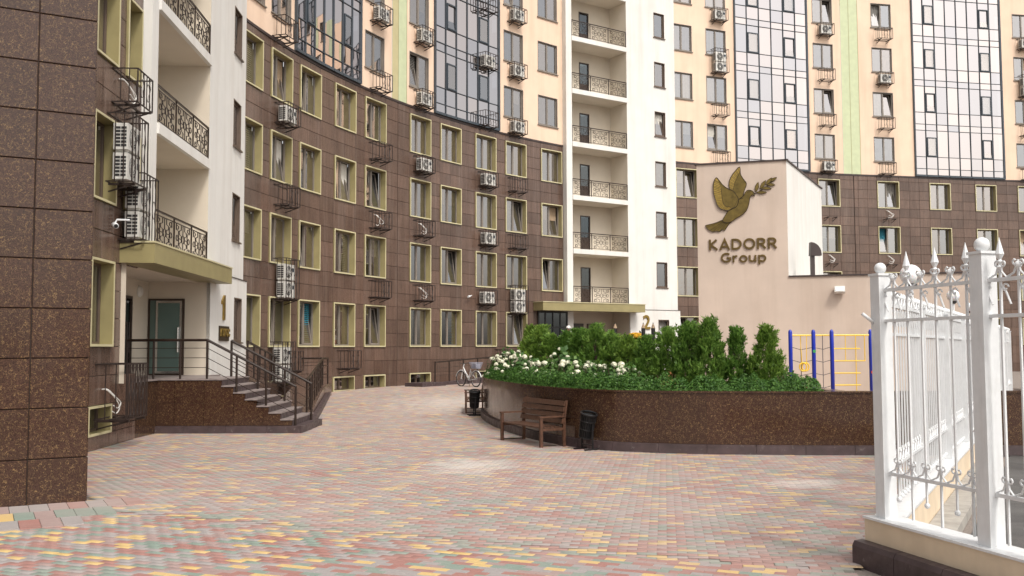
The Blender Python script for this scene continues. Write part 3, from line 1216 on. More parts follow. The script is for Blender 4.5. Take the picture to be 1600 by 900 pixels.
def stair_tower(name, label, p0, p1, xs, win, top, levels, dep, door_x, gtop, pil0):
    """xs: pilaster end, recess end, wall end; win: (centre x, width)"""
    d = np.array(p1) - np.array(p0)
    ang = math.atan2(d[1], d[0])
    rt = tag(empty(name, (p0[0], p0[1], 0), ang), label, 'stair tower')
    xp, xr, xe = xs
    m = MB()
    m.box(0, xp, 0, dep + 1, pil0, top)
    wx, ww = win
    holes = [(wx - ww / 2, wx + ww / 2, 2.25, 3.65)] + [(wx - ww / 2, wx + ww / 2, z + 1.05, z + 2.55) for z in levels]
    sheet_holes(m, xr, xe, 0, top, [h for h in holes])
    m.quad((xe, 0, 0), (xe, 3.0, 0), (xe, 3.0, top), (xe, 0, top))
    m.build('wall', 'white_wall', rt)
    m = MB(); m.quad((xr, dep, levels[0] - 0.3), (xr, 0.001, levels[0] - 0.3), (xr, 0.001, top), (xr, dep, top))
    m.build('recess_side_wall', 'cream_wall', rt)
    # lower storey stands a little proud
    m = MB()
    b = 0.10
    sheet_holes(m, xr, xe + b, 0, gtop, [(wx - ww / 2, wx + ww / 2, 2.25, 3.65)], -b)
    m.quad((xe + b, -b, 0), (xe + b, 2.8, 0), (xe + b, 2.8, gtop), (xe + b, -b, gtop))
    m.quad((xr, -b, gtop), (xe + b, -b, gtop), (xe + b, 0.0, gtop), (xr, 0.0, gtop))
    m.quad((xr, 0.0, 0), (xr, -b, 0), (xr, -b, gtop), (xr, 0, gtop))
    m.build('base_wall', 'white_wall', rt)
    m = MB(); m.box(xr, xe + b + 0.02, -b - 0.02, -0.001, gtop, gtop + 0.025)
    m.build('drip_edge', 'coping', rt)
    # recess walls behind the balconies
    m = MB()
    sheet_holes(m, xp, xr, levels[0] - 0.3, top, [(door_x - .36, door_x + .36, z, z + 2.15) for z in levels], dep)
    m.build('recess_wall', 'cream_wall', rt)
    rail = railing_mesh(xr - xp - 0.04)
    sl = MB(); sl.box(xp + 0.002, xr - 0.002, -0.06, dep, -0.26, 0.0)
    slab = sl.mesh('balcony_slab', 'white_wall')
    dm = MB(); ring(dm, 0, 0.72, 0, 2.15, 0.05, -0.02, 0.08); dm.box(0.05, 0.67, 0.03, 0.06, 0.05, 0.9)
    door = dm.mesh('door', 'door_brown')
    gm = MB(); gm.box(0.05, 0.67, 0.04, 0.055, 0.9, 2.10); gpane = gm.mesh('pane', 'glass_door')
    bk = MB(); bk.quad((0, 0.5, 0), (0.72, 0.5, 0), (0.72, 0.5, 2.15), (0, 0.5, 2.15)); bk.quad((0.72, 0, 0), (0.72, 0.5, 0), (0.72, 0.5, 2.15), (0.72, 0, 2.15)); bk.quad((0, 0, 0), (0, 0.5, 0), (0, 0.5, 2.15), (0, 0, 2.15))
    dark = bk.mesh('room', 'room')
    lm = MB(); lm.lathe([(0.11, 0), (0.11, 0.03), (0.08, 0.07)], 14)
    lamp = lm.mesh('wall_lamp', 'ac_white')
    sf = MB(); sf.quad((xp + .01, 0.05, -0.264), (xr - .01, 0.05, -0.264), (xr - .01, dep - .005, -0.264), (xp + .01, dep - .005, -0.264))
    soffit = sf.mesh('soffit', 'cream_wall')
    for z in levels:
        put('soffit', soffit, put('balcony_slab', slab, rt, (0, 0, z)))
        put('railing', rail, rt, (xp + 0.02, 0.02, z + 0.0))
        dd = put('door', door, rt, (door_x - .36, dep, z))
        put('pane', gpane, dd); put('room', dark, dd, (0, 0.09, 0))
        q = put('wall_lamp', lamp, rt, (xp + 0.6, dep - 0.002, z + 2.35)); q.rotation_euler = (R(90), 0, 0)
    for k, h in enumerate(holes):
        window(rt, 'narrow', (h[0], (-b if k == 0 else 0.0) + 0.001, h[2]), 0, ww, h[3] - h[2], tilt=rnd_tilt(0.5), curtain=rnd_curtain(0.5))
    return rt, ang


LV1 = [4.42 + 3 * k for k in range(4)]
tower1, ang1 = stair_tower('stair_tower', 'white stair tower with balconies and the number one', (-8.40, 22.06), (-8.88, 31.62),
                           (0.47, 5.12, 9.57), (8.45, 1.0), 17.5, LV1, 1.7, 1.6, 4.25, 4.36)
# entrance recess of tower one (local x along the wall, y into it)
m = MB()
DE = 1.62
m.quad((-1.25, DE, 0), (5.12, DE, 0), (5.12, DE, 4.1), (-1.25, DE, 4.1))
m.quad((5.12, DE, 0), (5.12, -0.1, 0), (5.12, -0.1, 4.1), (5.12, DE, 4.1))
m.quad((-1.1, 0.1, 1.3), (-1.1, DE, 1.3), (-1.1, DE, 4.1), (-1.1, 0.1, 4.1))
m.quad((-1.25, 0.2, 3.93), (-1.25, DE, 3.93), (5.12, DE, 3.93), (5.12, 0.2, 3.93))
m.build('entrance_wall', 'cream_wall', tower1)
# canopy: olive fascia box
m = MB()
m.box(-1.25, 5.75, -0.55, 0.0, 3.92, 4.36)
m.box(-1.25, 5.10, 0.0, 0.2, 3.925, 4.355)
m.build('canopy', 'olive', tower1)
m = MB(); m.box(-1.27, 5.77, -0.57, -0.001, 4.362, 4.40); m.build('canopy_cap', 'olive_light', tower1)
# door one: dark narrow double door in the back wall
dr = MB()
ring(dr, 2.5, 3.55, 1.3, 3.45, 0.07, DE - 0.10, DE - 0.01)
dr.box(2.99, 3.06, DE - 0.10, DE - 0.01, 1.37, 3.38)
dd = dr.build('entrance_door', 'door_brown', tower1)
MB().box(2.572, 2.988, DE - 0.06, DE - 0.03, 1.372, 3.378).build('pane', 'glass_door', dd)
MB().box(3.062, 3.478, DE - 0.06, DE - 0.03, 1.372, 3.378).build('pane', 'glass_door', dd)
h = MB()
for x in (2.94, 3.11):
    h.tube([(x, DE - 0.17, 1.95), (x, DE - 0.17, 2.75)], 0.022, 8)
    for z in (2.05, 2.65):
        h.tube([(x, DE - 0.17, z), (x, DE - 0.09, z)], 0.014, 6)
h.build('pull_handle', 'bronze', dd)
# door two: pale framed frosted glass door in the wall that faces the camera
X5 = 5.12
dr = MB()
def yring(m, y0, y1, z0, z1, b, xa, xb):
    m.box(xa, xb, y0, y0 + b, z0, z1); m.box(xa, xb, y1 - b, y1, z0, z1)
    m.box(xa, xb, y0 + b, y1 - b, z0, z0 + b); m.box(xa, xb, y0 + b, y1 - b, z1 - b, z1)
yring(dr, 0.60, 1.60, 1.3, 3.46, 0.05, X5 - 0.05, X5 - 0.01)
dd = dr.build('entrance_door', 'door_brown', tower1)
dr = MB(); yring(dr, 0.66, 1.38, 1.36, 3.40, 0.06, X5 - 0.085, X5 - 0.052); dr.build('leaf_frame', 'chrome', dd)
MB().box(X5 - 0.075, X5 - 0.06, 0.722, 1.318, 1.422, 3.338).build('pane', 'frosted', dd)
MB().box(X5 - 0.045, X5 - 0.03, 1.385, 1.548, 1.352, 3.408).build('side_pane', 'frosted', dd)
MB().tube([(X5 - 0.15, 0.74, 1.95), (X5 - 0.15, 0.74, 2.65)], 0.025, 8).bar((X5 - 0.15, 0.74, 2.05), (X5 - 0.08, 0.74, 2.05), 0.02).bar((X5 - 0.15, 0.74, 2.55), (X5 - 0.08, 0.74, 2.55), 0.02).build('pull_handle', 'chrome', dd)
q = MB().lathe([(0.16, 0), (0.16, 0.03), (0.10, 0.09)], 18).build('wall_lamp', 'ac_white', tower1, (4.3, DE - 0.003, 3.62)); q.rotation_euler = (R(90), 0, 0)


def text_mesh(name, body, size, mat, extr=0.02, offset=0.0, space=1.0):
    cu = bpy.data.curves.new(name, 'FONT')
    cu.body = body
    cu.size = size
    cu.extrude = extr
    cu.offset = offset
    cu.space_character = space
    cu.resolution_u = 4
    ob = bpy.data.objects.new(name, cu)
    COL.objects.link(ob)
    bpy.context.view_layer.update()
    me = bpy.data.meshes.new_from_object(ob.evaluated_get(bpy.context.evaluated_depsgraph_get()))
    bpy.data.objects.remove(ob)
    bpy.data.curves.remove(cu)
    me.materials.clear()
    me.materials.append(MATS[mat])
    return me


def upright(o):
    o.rotation_euler = (R(90), 0, o.rotation_euler.z)
    return o


def t_world(rt, ang, x, y, z):
    return (rt.location.x + x * math.cos(ang) - y * math.sin(ang), rt.location.y + x * math.sin(ang) + y * math.cos(ang), z)


m = MB()
m.prism([(.16, 0), (.36, 0), (.36, .74), (.24, .74), (0, .56), (0, .46), (.16, .54)], -0.05, -0.002)
n1 = m.build('house_number', 'brass', None, t_world(tower1, ang1, 6.35, -0.10, 2.90), ang1)
tag(n1, 'brass number 1 on white wall above the stairs', 'sign')
pq = empty('brass_plaque', t_world(tower1, ang1, 6.1, -0.10, 2.28), ang1)
tag(pq, 'small brass plaque below the number 1', 'sign')
MB().box(0, 1.15, -0.035, -0.002, 0, 0.44).build('plate', 'gold_line', pq)
q = put('lettering', text_mesh('lettering', 'ЛОГОС', 0.32, 'brass', 0.012, 0.006), pq, (0.07, -0.045, 0.13)); upright(q)

# ------------------------------------------------------------------ entrance stairs with landing
st = tag(empty('entrance_stairs', (-8.3, 23.5, 0)), 'brown granite entrance stairs with landing below the number one', 'stairs')
ox, oy = -8.3, 23.5
XL, XT, XB, XK = -9.9, -7.38, -5.36, -5.10          # wall side, top edge, bottom riser, kerb end
Y0, Y1 = 23.5, 25.9
ZL = 1.31
NS = 7
TR = (XB - XT) / NS
RS = (ZL - 0.17) / NS
m = MB()
prof = [(XL - ox, 0.17), (XB - ox, 0.17)]
for i in range(NS):
    prof.append((XB - TR * i - ox - (0.0 if i == 0 else 0.0), 0.17 + RS * (i + 1) - 0.03))
    prof.append((XB - TR * (i + 1) - ox, 0.17 + RS * (i + 1) - 0.03))
prof.append((XL - ox, ZL - 0.03))
m.prism(prof, 0.035, Y1 - Y0)
m.build('core', 'grout', st)
# cladding tiles on the front face, following the steps
for r in range(2):
    zb, zt = 0.175 + r * 0.55, 0.175 + (r + 1) * 0.55
    x = -8.95
    while x < XB - 0.02:
        x2 = min(x + 0.72, XB)
        xx = x
        # split each tile into columns under the steps
        cuts = [x] + [c_ for c_ in [XT + TR * i for i in range(NS + 1)] if x + 0.01 < c_ < x2 - 0.01] + [x2]
        poly_t = []
        for a, b in zip(cuts[:-1], cuts[1:]):
            mid = (a + b) / 2
            lim = ZL - 0.035 if mid < XT else ZL - 0.035 - RS * int((mid - XT) / TR)
            h = min(zt, lim)
            poly_t.append((a, b, h))
        if any(h > zb + 0.02 for _, _, h in poly_t):
            top = []
            for a, b, h in poly_t:
                h = max(h, zb + 0.002)
                top += [(a + 0.004 - ox if a == x else a - ox, h - 0.003), (b - 0.004 - ox if b == x2 else b - ox, h - 0.003)]
            poly = [(x + 0.004 - ox, zb + 0.003), (x2 - 0.004 - ox, zb + 0.003)] + top[::-1]
            MB().prism(poly, 0.0, 0.034).build('granite_tile', 'polished', st)
        x = x2
for i in range(NS):
    z = 0.17 + RS * (i + 1)
    xa, xb = XB - TR * (i + 1), XB - TR * i
    if i == NS - 1:
        pass
    mm = MB()
    mm.box(xa - ox + (0.002 if i < NS - 1 else 0.002), xb - ox + 0.025, -0.02, Y1 - Y0 + 0.01, z - 0.03, z)
    mm.build('step', 'step_stone', st)
    MB().box(xb - ox, xb - ox + 0.012, 0.04, Y1 - Y0 - 0.01, z - RS + 0.001, z - 0.031).build('riser', 'plinth', st)
MB().box(-9.95 - ox, XT - ox, -0.02, Y1 - Y0 + 0.01, ZL - 0.03, ZL).build('landing', 'step_stone', st)
MB().box(-10.3 - ox, -8.36 - ox, Y1 - Y0 + 0.012, 27.6 - Y0, 0, ZL - 0.001).build('landing', 'step_stone', st)
MB().box(-10.3 - ox, -8.62 - ox, 20.75 - oy, -0.021, ZL - 0.03, ZL - 0.002).build('landing', 'step_stone', st)
MB().box(-9.9 - ox, -8.66 - ox, 22.0 - oy, -0.021, 0, ZL - 0.035).build('side_block', 'polished', st)
# plinth kerb blocks round the foot
x = -8.95
while x < XK - 0.05:
    x2 = min(x + 1.0, XK)
    MB().box(x - ox + 0.003, x2 - ox - 0.003, -0.10, 0.03, 0, 0.172).build('kerb_stone', 'plinth', st)
    x = x2
MB().box(XB - ox + 0.002, XK - ox, 0.031, Y1 - Y0, 0, 0.168).build('bottom_step', 'plinth', st)


def handrail(parent, pts, mat='bronze', h=0.95, spacing=1.0, rails=3, off=(0, 0, 0), name='handrail', posts=None):
    """pts: floor points of the rail; top tube, thin rails and posts"""
    m = MB()
    P3 = [Vector(p) - Vector(off) for p in pts]
    m.tube([p + Vector((0, 0, h)) for p in P3], 0.034, 8)
    for k in range(1, rails + 1):
        zz = h * k / (rails + 1) + 0.04
        m.tube([p + Vector((0, 0, zz)) for p in P3], 0.009, 5)
    m.build(name, mat, parent)
    for a, b in zip(P3[:-1], P3[1:]):
        n = max(1, round((b - a).length / spacing))
        for i in range(n + 1):
            if i == n and b is not P3[-1]:
                continue
            p = a + (b - a) * i / n
            MB().tube([p, p + Vector((0, 0, h))], 0.029, 8).build('post', mat, parent)


off = (ox, oy, 0)
zB = 0.17 + 0.02
sl_end = (XB + 0.1, zB)
handrail(st, [(-9.45, Y0 + 0.10, ZL), (XT - 0.1, Y0 + 0.10, ZL), (XB + 0.06, Y0 + 0.10, 0.17)], off=off, spacing=0.72)
handrail(st, [(-7.42, Y0 + 1.95, ZL), (XT - 0.05, Y0 + 1.95, ZL), (XB + 0.06, Y0 + 1.95, 0.17)], off=off, spacing=0.8)

# wheelchair ramp behind the stairs
rp = tag(empty('access_ramp', (-6.6, 31, 0)), 'granite access ramp with railings behind the left entrance stairs', 'ramp')
ro = (-6.6, 31, 0)
m = MB()
def ramp_block(m, xa, xb, y0, y1, za, zb):
    m.add([(xa - ro[0], y0 - ro[1], 0), (xb - ro[0], y0 - ro[1], 0), (xb - ro[0] - (y1 - y0) * 0.15, y1 - ro[1], 0), (xa - ro[0] - (y1 - y0) * 0.15, y1 - ro[1], 0),
           (xa - ro[0], y0 - ro[1], za), (xb - ro[0], y0 - ro[1], za), (xb - ro[0] - (y1 - y0) * 0.15, y1 - ro[1], zb), (xa - ro[0] - (y1 - y0) * 0.15, y1 - ro[1], zb)],
          [(0, 3, 2, 1), (4, 5, 6, 7), (0, 1, 5, 4), (1, 2, 6, 5), (2, 3, 7, 6), (3, 0, 4, 7)])
ramp_block(m, -6.6, -5.45, 25.95, 35.2, 0.22, 0.72)
m.build('outer_flight', 'facade', rp)
m = MB(); ramp_block(m, -8.3, -7.1, 25.95, 35.2, 1.29, 0.72); m.build('inner_flight', 'facade', rp)
m = MB(); m.box(-9.3 - ro[0], -6.86 - ro[0], 35.21 - ro[1], 36.6 - ro[1], 0, 0.72); m.build('landing', 'facade', rp)
m = MB(); ramp_block(m, -5.44, -5.30, 25.95, 36.6, 0.16, 0.42); m.build('kerb', 'plinth', rp)
handrail(rp, [(-5.56, 26.1, 0.24), (-6.93, 35.2, 0.72), (-6.98, 36.45, 0.72), (-9.1, 36.45, 0.72)], off=ro, spacing=1.3, rails=2)
handrail(rp, [(-7.18, 26.1, 1.29), (-8.50, 35.0, 0.74)], off=ro, spacing=1.4, rails=2)

# ------------------------------------------------------------------ curved apartment building
curved = tag(empty('apartment_building', (-5, 43, 0)), 'curved apartment block, brown granite below and orange plaster above', 'building')
B2 = 1.6
C2 = {0: 3.0, 1: 5.26, 2: 7.46, 3: 10.14, 4: 12.47, 5: 15.94, 6: 18.30, 7: 21.0, 8: 23.33, 9: 26.08}
tiles, back = [], MB()
cols = []
for k, s in C2.items():
    ops = r_ops(0, 4) if k != 9 else r_ops(1, 4)
    if k in (1, 3, 4, 5, 7):
        ops = [(0.3, 0.9)] + ops
    if k == 9:
        ops = [(0.0, 3.9)] + ops
    cols.append((s - B2 / 2, s + B2 / 2, ops))
segs = fill_gaps(cols, 1.9, 27.2)
# the vertical expansion joint at 14.23
segs2 = []
for a, b, ops in segs:
    if a < 14.23 < b and not ops:
        segs2 += [(a, 14.215, []), (14.245, b, [])]
    else:
        segs2.append((a, b, ops))
brown_zone(curved, FP, segs2, tiles, back)
place_tiles(curved, tiles, 'facade', 300)
a_, d_, L_, g_ = frame(FP, 14.1, 14.36)
n_ = np.array([-d_[1], d_[0]]) * 0.034
q0, q1 = a_ + n_ - (-5, 43), a_ + d_ * L_ + n_ - (-5, 43)
back.quad((*q0, 0), (*q1, 0), (*q1, 13.2), (*q0, 13.2))
brl = curved.location
back.build('wall', 'grout', curved)
for k, s in C2.items():
    for r in range(4):
        if k == 9 and r == 0:
            continue
        place_window(curved, FP, s, B2, 2.1 + 3 * r, 1.8, 'olive', tilt=rnd_tilt(), curtain=rnd_curtain(), sashmat='sash_grey')
    if k in (1, 3, 4, 5, 7):
        place_window(curved, FP, s, B2, 0.3, 0.6, 'base', sashmat='sash')


def belt(root, P, s0, s1, z0, z1, out, mat, name='belt_course', step=1.2):
    m = MB()
    n = max(1, int((s1 - s0) / step))
    rl = root.location
    prev = None
    for i in range(n + 1):
        s = s0 + (s1 - s0) * i / n
        p = P(s); q = P(min(s + 0.05, FS[-1])) - P(s - 0.05)
        q = q / np.hypot(*q)
        nr = np.array([q[1], -q[0]])
        a, b = p + nr * out - (rl.x, rl.y), p - nr * 0.1 - (rl.x, rl.y)
        cur = [(*a, z0), (*a, z1), (*b, z1), (*b, z0)]
        if prev:
            m.quad(prev[0], cur[0], cur[1], prev[1])
            m.quad(prev[1], cur[1], cur[2], prev[2])
            m.quad(prev[3], prev[0], cur[0], cur[3])
        prev = cur
    m.build(name, mat, root)


belt(curved, FP, 1.9, 27.1, 13.2, 13.30, 0.035, 'coping')

ORANGE_TOP = 28.5


def orange_zone(root, cols, s0, s1, curtains, stripes, rows, w=1.5, tilt_p=0.25):
    """cols: window centres in the plaster; curtains: (a,b,ncols); stripes: (a,b,mat)"""
    ops = [(14.2 + 3 * k, 15.85 + 3 * k) for k in rows]
    blocks = [(c_ - w / 2, c_ + w / 2, ops) for c_ in cols]
    skip = [(a, b) for a, b, *_ in curtains] + [(a, b) for a, b, _ in stripes]
    edges = sorted(skip + [(s1, s1)])
    m = MB()
    cur = s0
    for a, b in edges:
        part = [q for q in blocks if cur - 1e-6 <= q[0] and q[1] <= a + 1e-6]
        if a > cur + 1e-3:
            m = MB()
            plaster_zone(root, FP, fill_gaps(part, cur, a), m, 13.3, ORANGE_TOP)
            m.build('plaster_wall', 'orange_wall', root)
        cur = b
    for c_ in cols:
        for k in rows:
            place_window(root, FP, c_, w, 14.2 + 3 * k, 1.65, 'plain', tilt=rnd_tilt(tilt_p), curtain=rnd_curtain(0.8), sashmat='sash_grey')
    for a, b, mt in stripes:
        mm = MB(); plaster_zone(root, FP, [(a, b, [])], mm, 13.3, ORANGE_TOP, -0.02)
        mm.build('painted_stripe', mt, root)
        mm = MB(); plaster_zone(root, FP, [(b - .03, b, [])], mm, 13.3, ORANGE_TOP, -0.026)
        mm.build('stripe_joint', 'olive', root)
    for a, b, n in curtains:
        curtain_wall(root, a, b, n, rows)


PANEL = {}


def curtain_wall(root, s0, s1, n, rows):
    rl = root.location
    fr = MB()
    bk = MB()
    OUT = -0.06
    zz = []
    for k in rows:
        zb = 13.42 + 3 * k
        zz += [(zb, zb + 0.42), (zb + 0.42, zb + 1.22), (zb + 1.22, zb + 3.0)]
    ztop = zz[-1][1]
    sash_cols = (1, n - 2)
    for j in range(n):
        a_, b_ = s0 + (s1 - s0) * j / n, s0 + (s1 - s0) * (j + 1) / n
        a, d, L, ang = frame(FP, a_, b_)
        nrm = np.array([-d[1], d[0]])
        org = a - (rl.x, rl.y)
        P3 = lambda x, y, z: (*(org + d * x + nrm * y), z)
        # vertical mullion
        def bx(x0, x1, y0, y1, z0, z1):
            c = [P3(x0, y0, z0), P3(x1, y0, z0), P3(x1, y1, z0), P3(x0, y1, z0), P3(x0, y0, z1), P3(x1, y0, z1), P3(x1, y1, z1), P3(x0, y1, z1)]
            fr.add(c, [(0, 3, 2, 1), (4, 5, 6, 7), (0, 1, 5, 4), (1, 2, 6, 5), (2, 3, 7, 6), (3, 0, 4, 7)])
        e = 0.07 if j == 0 else 0.015
        bx(-0.015, e, OUT - 0.05, 0.06, 13.31, ztop)
        if j == n - 1:
            bx(L - 0.10, L + 0.02, OUT - 0.051, 0.06, 13.31, ztop)
        bx(0.028, L - 0.028, OUT - 0.06, 0.06, 13.305, 13.42)
        for (z0, z1) in zz:
            bx(0.029, L - 0.029, OUT - 0.045, 0.05, z1 - 0.014, z1 + 0.014)
            w, h = L - 0.05, z1 - z0 - 0.04
            key = (round(w, 2), round(h, 2))
            if key not in PANEL:
                pm = MB(); pm.quad((0, 0, 0), (key[0], 0, 0), (key[0], 0, key[1]), (0, 0, key[1])); PANEL[key] = pm.mesh('glass_panel', 'glass_curtain')
            o = put('glass_panel', PANEL[key], root, P3(0.025, OUT + 0.0, z0 + 0.02), ang + R(random.uniform(-.35, .35)))
            o.rotation_euler.x = R(random.uniform(-.25, .25))
            if j in sash_cols and h > 1.2:
                zs = z0 + 0.03
                x0, x1, z2 = 0.05, L - 0.05, zs + 1.28
                kk = ('sash', round(L, 2))
                if kk not in PANEL:
                    sm = MB(); ring(sm, 0, round(L, 2) - 0.1, 0, 1.28, 0.062, -0.05, 0.02)
                    PANEL[kk] = sm.mesh('opening_sash', 'blueframe')
                    gm_ = MB(); gm_.quad((0.06, -0.015, 0.06), (round(L, 2) - 0.16, -0.015, 0.06), (round(L, 2) - 0.16, -0.015, 1.22), (0.06, -0.015, 1.22))
                    PANEL[('sg', round(L, 2))] = gm_.mesh('pane', 'glass')
                so = put('opening_sash', PANEL[kk], root, P3(x0, OUT - 0.03, zs), ang)
                pn = put('pane', PANEL[('sg', round(L, 2))], so)
                if random.random() < 0.4:
                    pn.rotation_euler = (R(-6), 0, 0)
        # dark wall behind the glass
        bk.quad(P3(0, 0.45, 13.31), P3(L, 0.45, 13.31), P3(L, 0.45, ztop), P3(0, 0.45, ztop))
        for (z0, z1) in zz[::3]:
            bk.quad(P3(0, OUT + 0.03, z0 - 0.1), P3(L, OUT + 0.03, z0 - 0.1), P3(L, 0.45, z0 - 0.1), P3(0, 0.45, z0 - 0.1))
    fr.build('curtain_wall_frame', 'blueframe', root)
    bk.build('inner_wall', 'room', root)


orange_zone(curved, [3.2, 5.2, 12.4, 15.85, 23.2, 25.85], 1.9, 27.1, [(6.24, 11.27, 7), (17.01, 22.04, 6)],
            [(13.74, 14.23, 'stripe_olive'), (14.23, 14.89, 'stripe_green')], [0, 1, 2, 3])

for s_, r, what, where in [
    (5.26, 3, 1, 'in the top basket of the granite nearest the first stair tower'),
    (5.26, 2, 0, ''), (5.26, 1, 2, 'below a third-floor window nearest the first stair tower'), (5.05, 0, 2, 'beside the ramp railing left of the curved facade'),
    (5.65, 0, 0, ''), (10.14, 0, 0, ''), (12.5, 3, 0, ''), (12.5, 2, 'h', ''), (12.5, 1, 0, ''),
    (15.9, 3, 1, 'in the top granite row right of the facade joint'), (15.9, 2, 'h', ''), (15.9, 1, 'h', ''),
    (20.9, 3, 1, 'in the top granite row, second column left of stair tower two'), (20.9, 2, 1, 'in the middle granite row, second column left of stair tower two'),
    (20.8, 1, 1, 'in a basket beside the small white camera on the curved facade'),
    (23.2, 3, 0, ''), (23.2, 2, 0, ''), (23.2, 1, 2, 'low on the granite nearest the second stair tower'), (22.2, 0, 0, '')]:
    cage_at(curved, FP, s_, 2.1 + 3 * r - 0.92 + (0.05 if what != 2 else -0.35), what, where, tall=(what == 2))
for s_, k, what, where in [
    (12.5, 0, 0, ''), (12.5, 1, 1, 'on orange plaster just left of the olive green stripes'), (5.0, 0, 0, ''), (5.0, 1, 0, ''),
    (15.9, 0, 1, 'lower of two on orange plaster just right of the green stripes'), (15.9, 1, 1, 'upper of two on orange plaster just right of the green stripes'),
    (20.9, 0, 0, ''), (20.9, 1, 1, 'in the basket hanging before the curved glass wall'), (20.9, 2, 0, ''),
    (23.2, 0, 1, 'lowest of three on orange plaster left of stair tower two'), (23.2, 1, 1, 'middle of three on orange plaster left of stair tower two'),
    (23.2, 2, 1, 'uppermost of three on orange plaster left of stair tower two')]:
    cage_at(curved, FP, s_, 14.2 + 3 * k - 0.86, what, where)
sc = empty('security_camera', (*(FP(19.6) + np.array([0.15, -0.12])), 4.6), R(-120))
tag(sc, 'tiny white security camera on the curved granite facade', 'camera')
MB().tube([(0, 0, 0), (0.2, 0, -0.05)], 0.05, 8).build('housing', 'white_paint', sc)
MB().tube([(0, 0, 0), (-0.15, 0, 0.05)], 0.02, 6).build('arm', 'white_paint', sc)

# railing and kerb of the ramp along the curved facade
rr = tag(empty('ramp_railing', (-3, 42.5, 0.36)), 'dark railing with kerb along the foot of the curved facade', 'railing')
rpts = []
for s in np.arange(15.3, 24.6, 1.15):
    p = FP(s); q = FP(s + .05) - FP(s - .05); q /= np.hypot(*q)
    p = p + np.array([q[1], -q[0]]) * 1.35
    rpts.append((p[0], p[1], 0.42 + 0.04 * (s - 15.3)))
handrail(rr, rpts, off=(-3, 42.5, 0.36), spacing=1.2, rails=2, h=0.98)
m = MB()
for a, b in zip(rpts[:-1], rpts[1:]):
    m.bar((a[0] + 3, a[1] - 42.5, a[2] - 0.46), (b[0] + 3, b[1] - 42.5, b[2] - 0.46), 0.22, 0.30)
m.build('kerb', 'plinth', rr)
p0 = rpts[0]
MB().box(-1.5, 0.15, -0.5, 0.5, -0.4, 0.16).build('kerb_step', 'plinth', rr, (p0[0] + 3, p0[1] - 42.5, 0), R(56))

# ------------------------------------------------------------------ stair tower two
pA, pB = FP(26.99), FP(35.34)
dd_ = (pB - pA) / np.hypot(*(pB - pA))
nn = np.array([dd_[1], -dd_[0]])
LT = float(np.hypot(*(pB - pA)))
tower2, ang2 = stair_tower('stair_tower', 'white stair tower with balconies and the number two', tuple(pA + nn * 0.35), tuple(pB + nn * 0.35),
                           (0.40, 4.42, LT - 0.1), (7.0, 0.85), ORANGE_TOP, [4.5 + 3 * k for k in range(8)], 1.5, 2.45, 4.2, 0.0)
m = MB()
m.quad((0.4, 1.5, 0), (4.42, 1.5, 0), (4.42, 1.5, 4.2), (0.4, 1.5, 4.2))
m.quad((4.42, 1.5, 0), (4.42, 0, 0), (4.42, 0, 4.2), (4.42, 1.5, 4.2))
m.build('entrance_wall', 'cream_wall', tower2)
MB().box(-2.3, 4.85, -0.9, 0.0, 4.02, 4.45).build('canopy', 'olive', tower2)
MB().box(-2.33, 4.88, -0.93, -0.001, 4.452, 4.49).build('canopy_cap', 'olive_light', tower2)
MB().box(1.4, 2.2, 1.40, 1.497, 1.3, 3.4).build('entrance_door', 'door_brown', tower2)
dd = MB().box(2.5, 3.4, 1.40, 1.497, 1.3, 3.4).build('entrance_door', 'sash', tower2)
# glazed lobby front left of the tower
fr = MB()
ring(fr, -2.0, 0.0, 1.0, 4.0, 0.08, -0.02, 0.08)
for i in range(1, 4):
    fr.box(-2.0 + 0.5 * i - 0.03, -2.0 + 0.5 * i + 0.03, -0.02, 0.08, 1.08, 3.92)
fr.box(-1.92, -0.08, -0.025, 0.085, 3.1, 3.18)
lob = fr.build('lobby_glazing', 'black', tower2)
for i in range(4):
    MB().box(-2.0 + 0.5 * i + 0.04, -2.0 + 0.5 * i + 0.46, 0.02, 0.035, 1.09, 3.91).build('pane', 'glass_door', lob)
MB().quad((-2.0, 0.3, 0), (0, 0.3, 0), (0, 0.3, 4.0), (-2, 0.3, 4.0)).build('room', 'room', lob)
MB().box(-2.4, 4.4, -2.2, 0.0, 0, 1.3).build('terrace', 'plinth', tower2)
n2 = put('house_number', text_mesh('house_number', '2', 1.15, 'brass', 0.03, 0.012), None, t_world(tower2, ang2, 5.35, -0.14, 3.1), ang2)
upright(n2); tag(n2, 'brass number 2 on white wall behind the shrubs', 'sign')

# ------------------------------------------------------------------ right wing
rw = tag(empty('apartment_building', (24, 62, 0)), 'long apartment wing, orange plaster and glass walls, behind the dove wall', 'building')
C4 = [36.30, 38.62, 41.4, 44.0, 46.96, 51.28, 55.16, 58.66, 61.9, 65.2]
tiles, back = [], MB()
cols = [(s - 0.8, s + 0.8, r_ops(0, 4)) for s in C4]
segs = fill_gaps(cols, 35.0, 72)
segs2 = []
for a, b, ops in segs:
    if a < 48.8 < b and not ops:
        segs2 += [(a, 48.78, []), (48.82, b, [])]
    else:
        segs2.append((a, b, ops))
brown_zone(rw, FP, segs2, tiles, back)
tiles.sort(key=lambda q: (q[2] < 6.0, abs(q[0] - 26)))        # what shows above the dove wall first
vis = tiles[:300]
rest_ = tiles[300:]
place_tiles(rw, vis, 'facade', 300)
m = MB()
for (x, y, z, a, w, h) in rest_:
    me = tile_mesh(w, h, 'facade'); ca_, sa_ = math.cos(a), math.sin(a)
    m.add([(x - 24 + v.co.x * ca_ - v.co.y * sa_, y - 62 + v.co.x * sa_ + v.co.y * ca_, z + v.co.z) for v in me.vertices], [tuple(p.vertices) for p in me.polygons])
o = m.build('granite_cladding', 'facade', rw); o['kind'] = 'stuff'
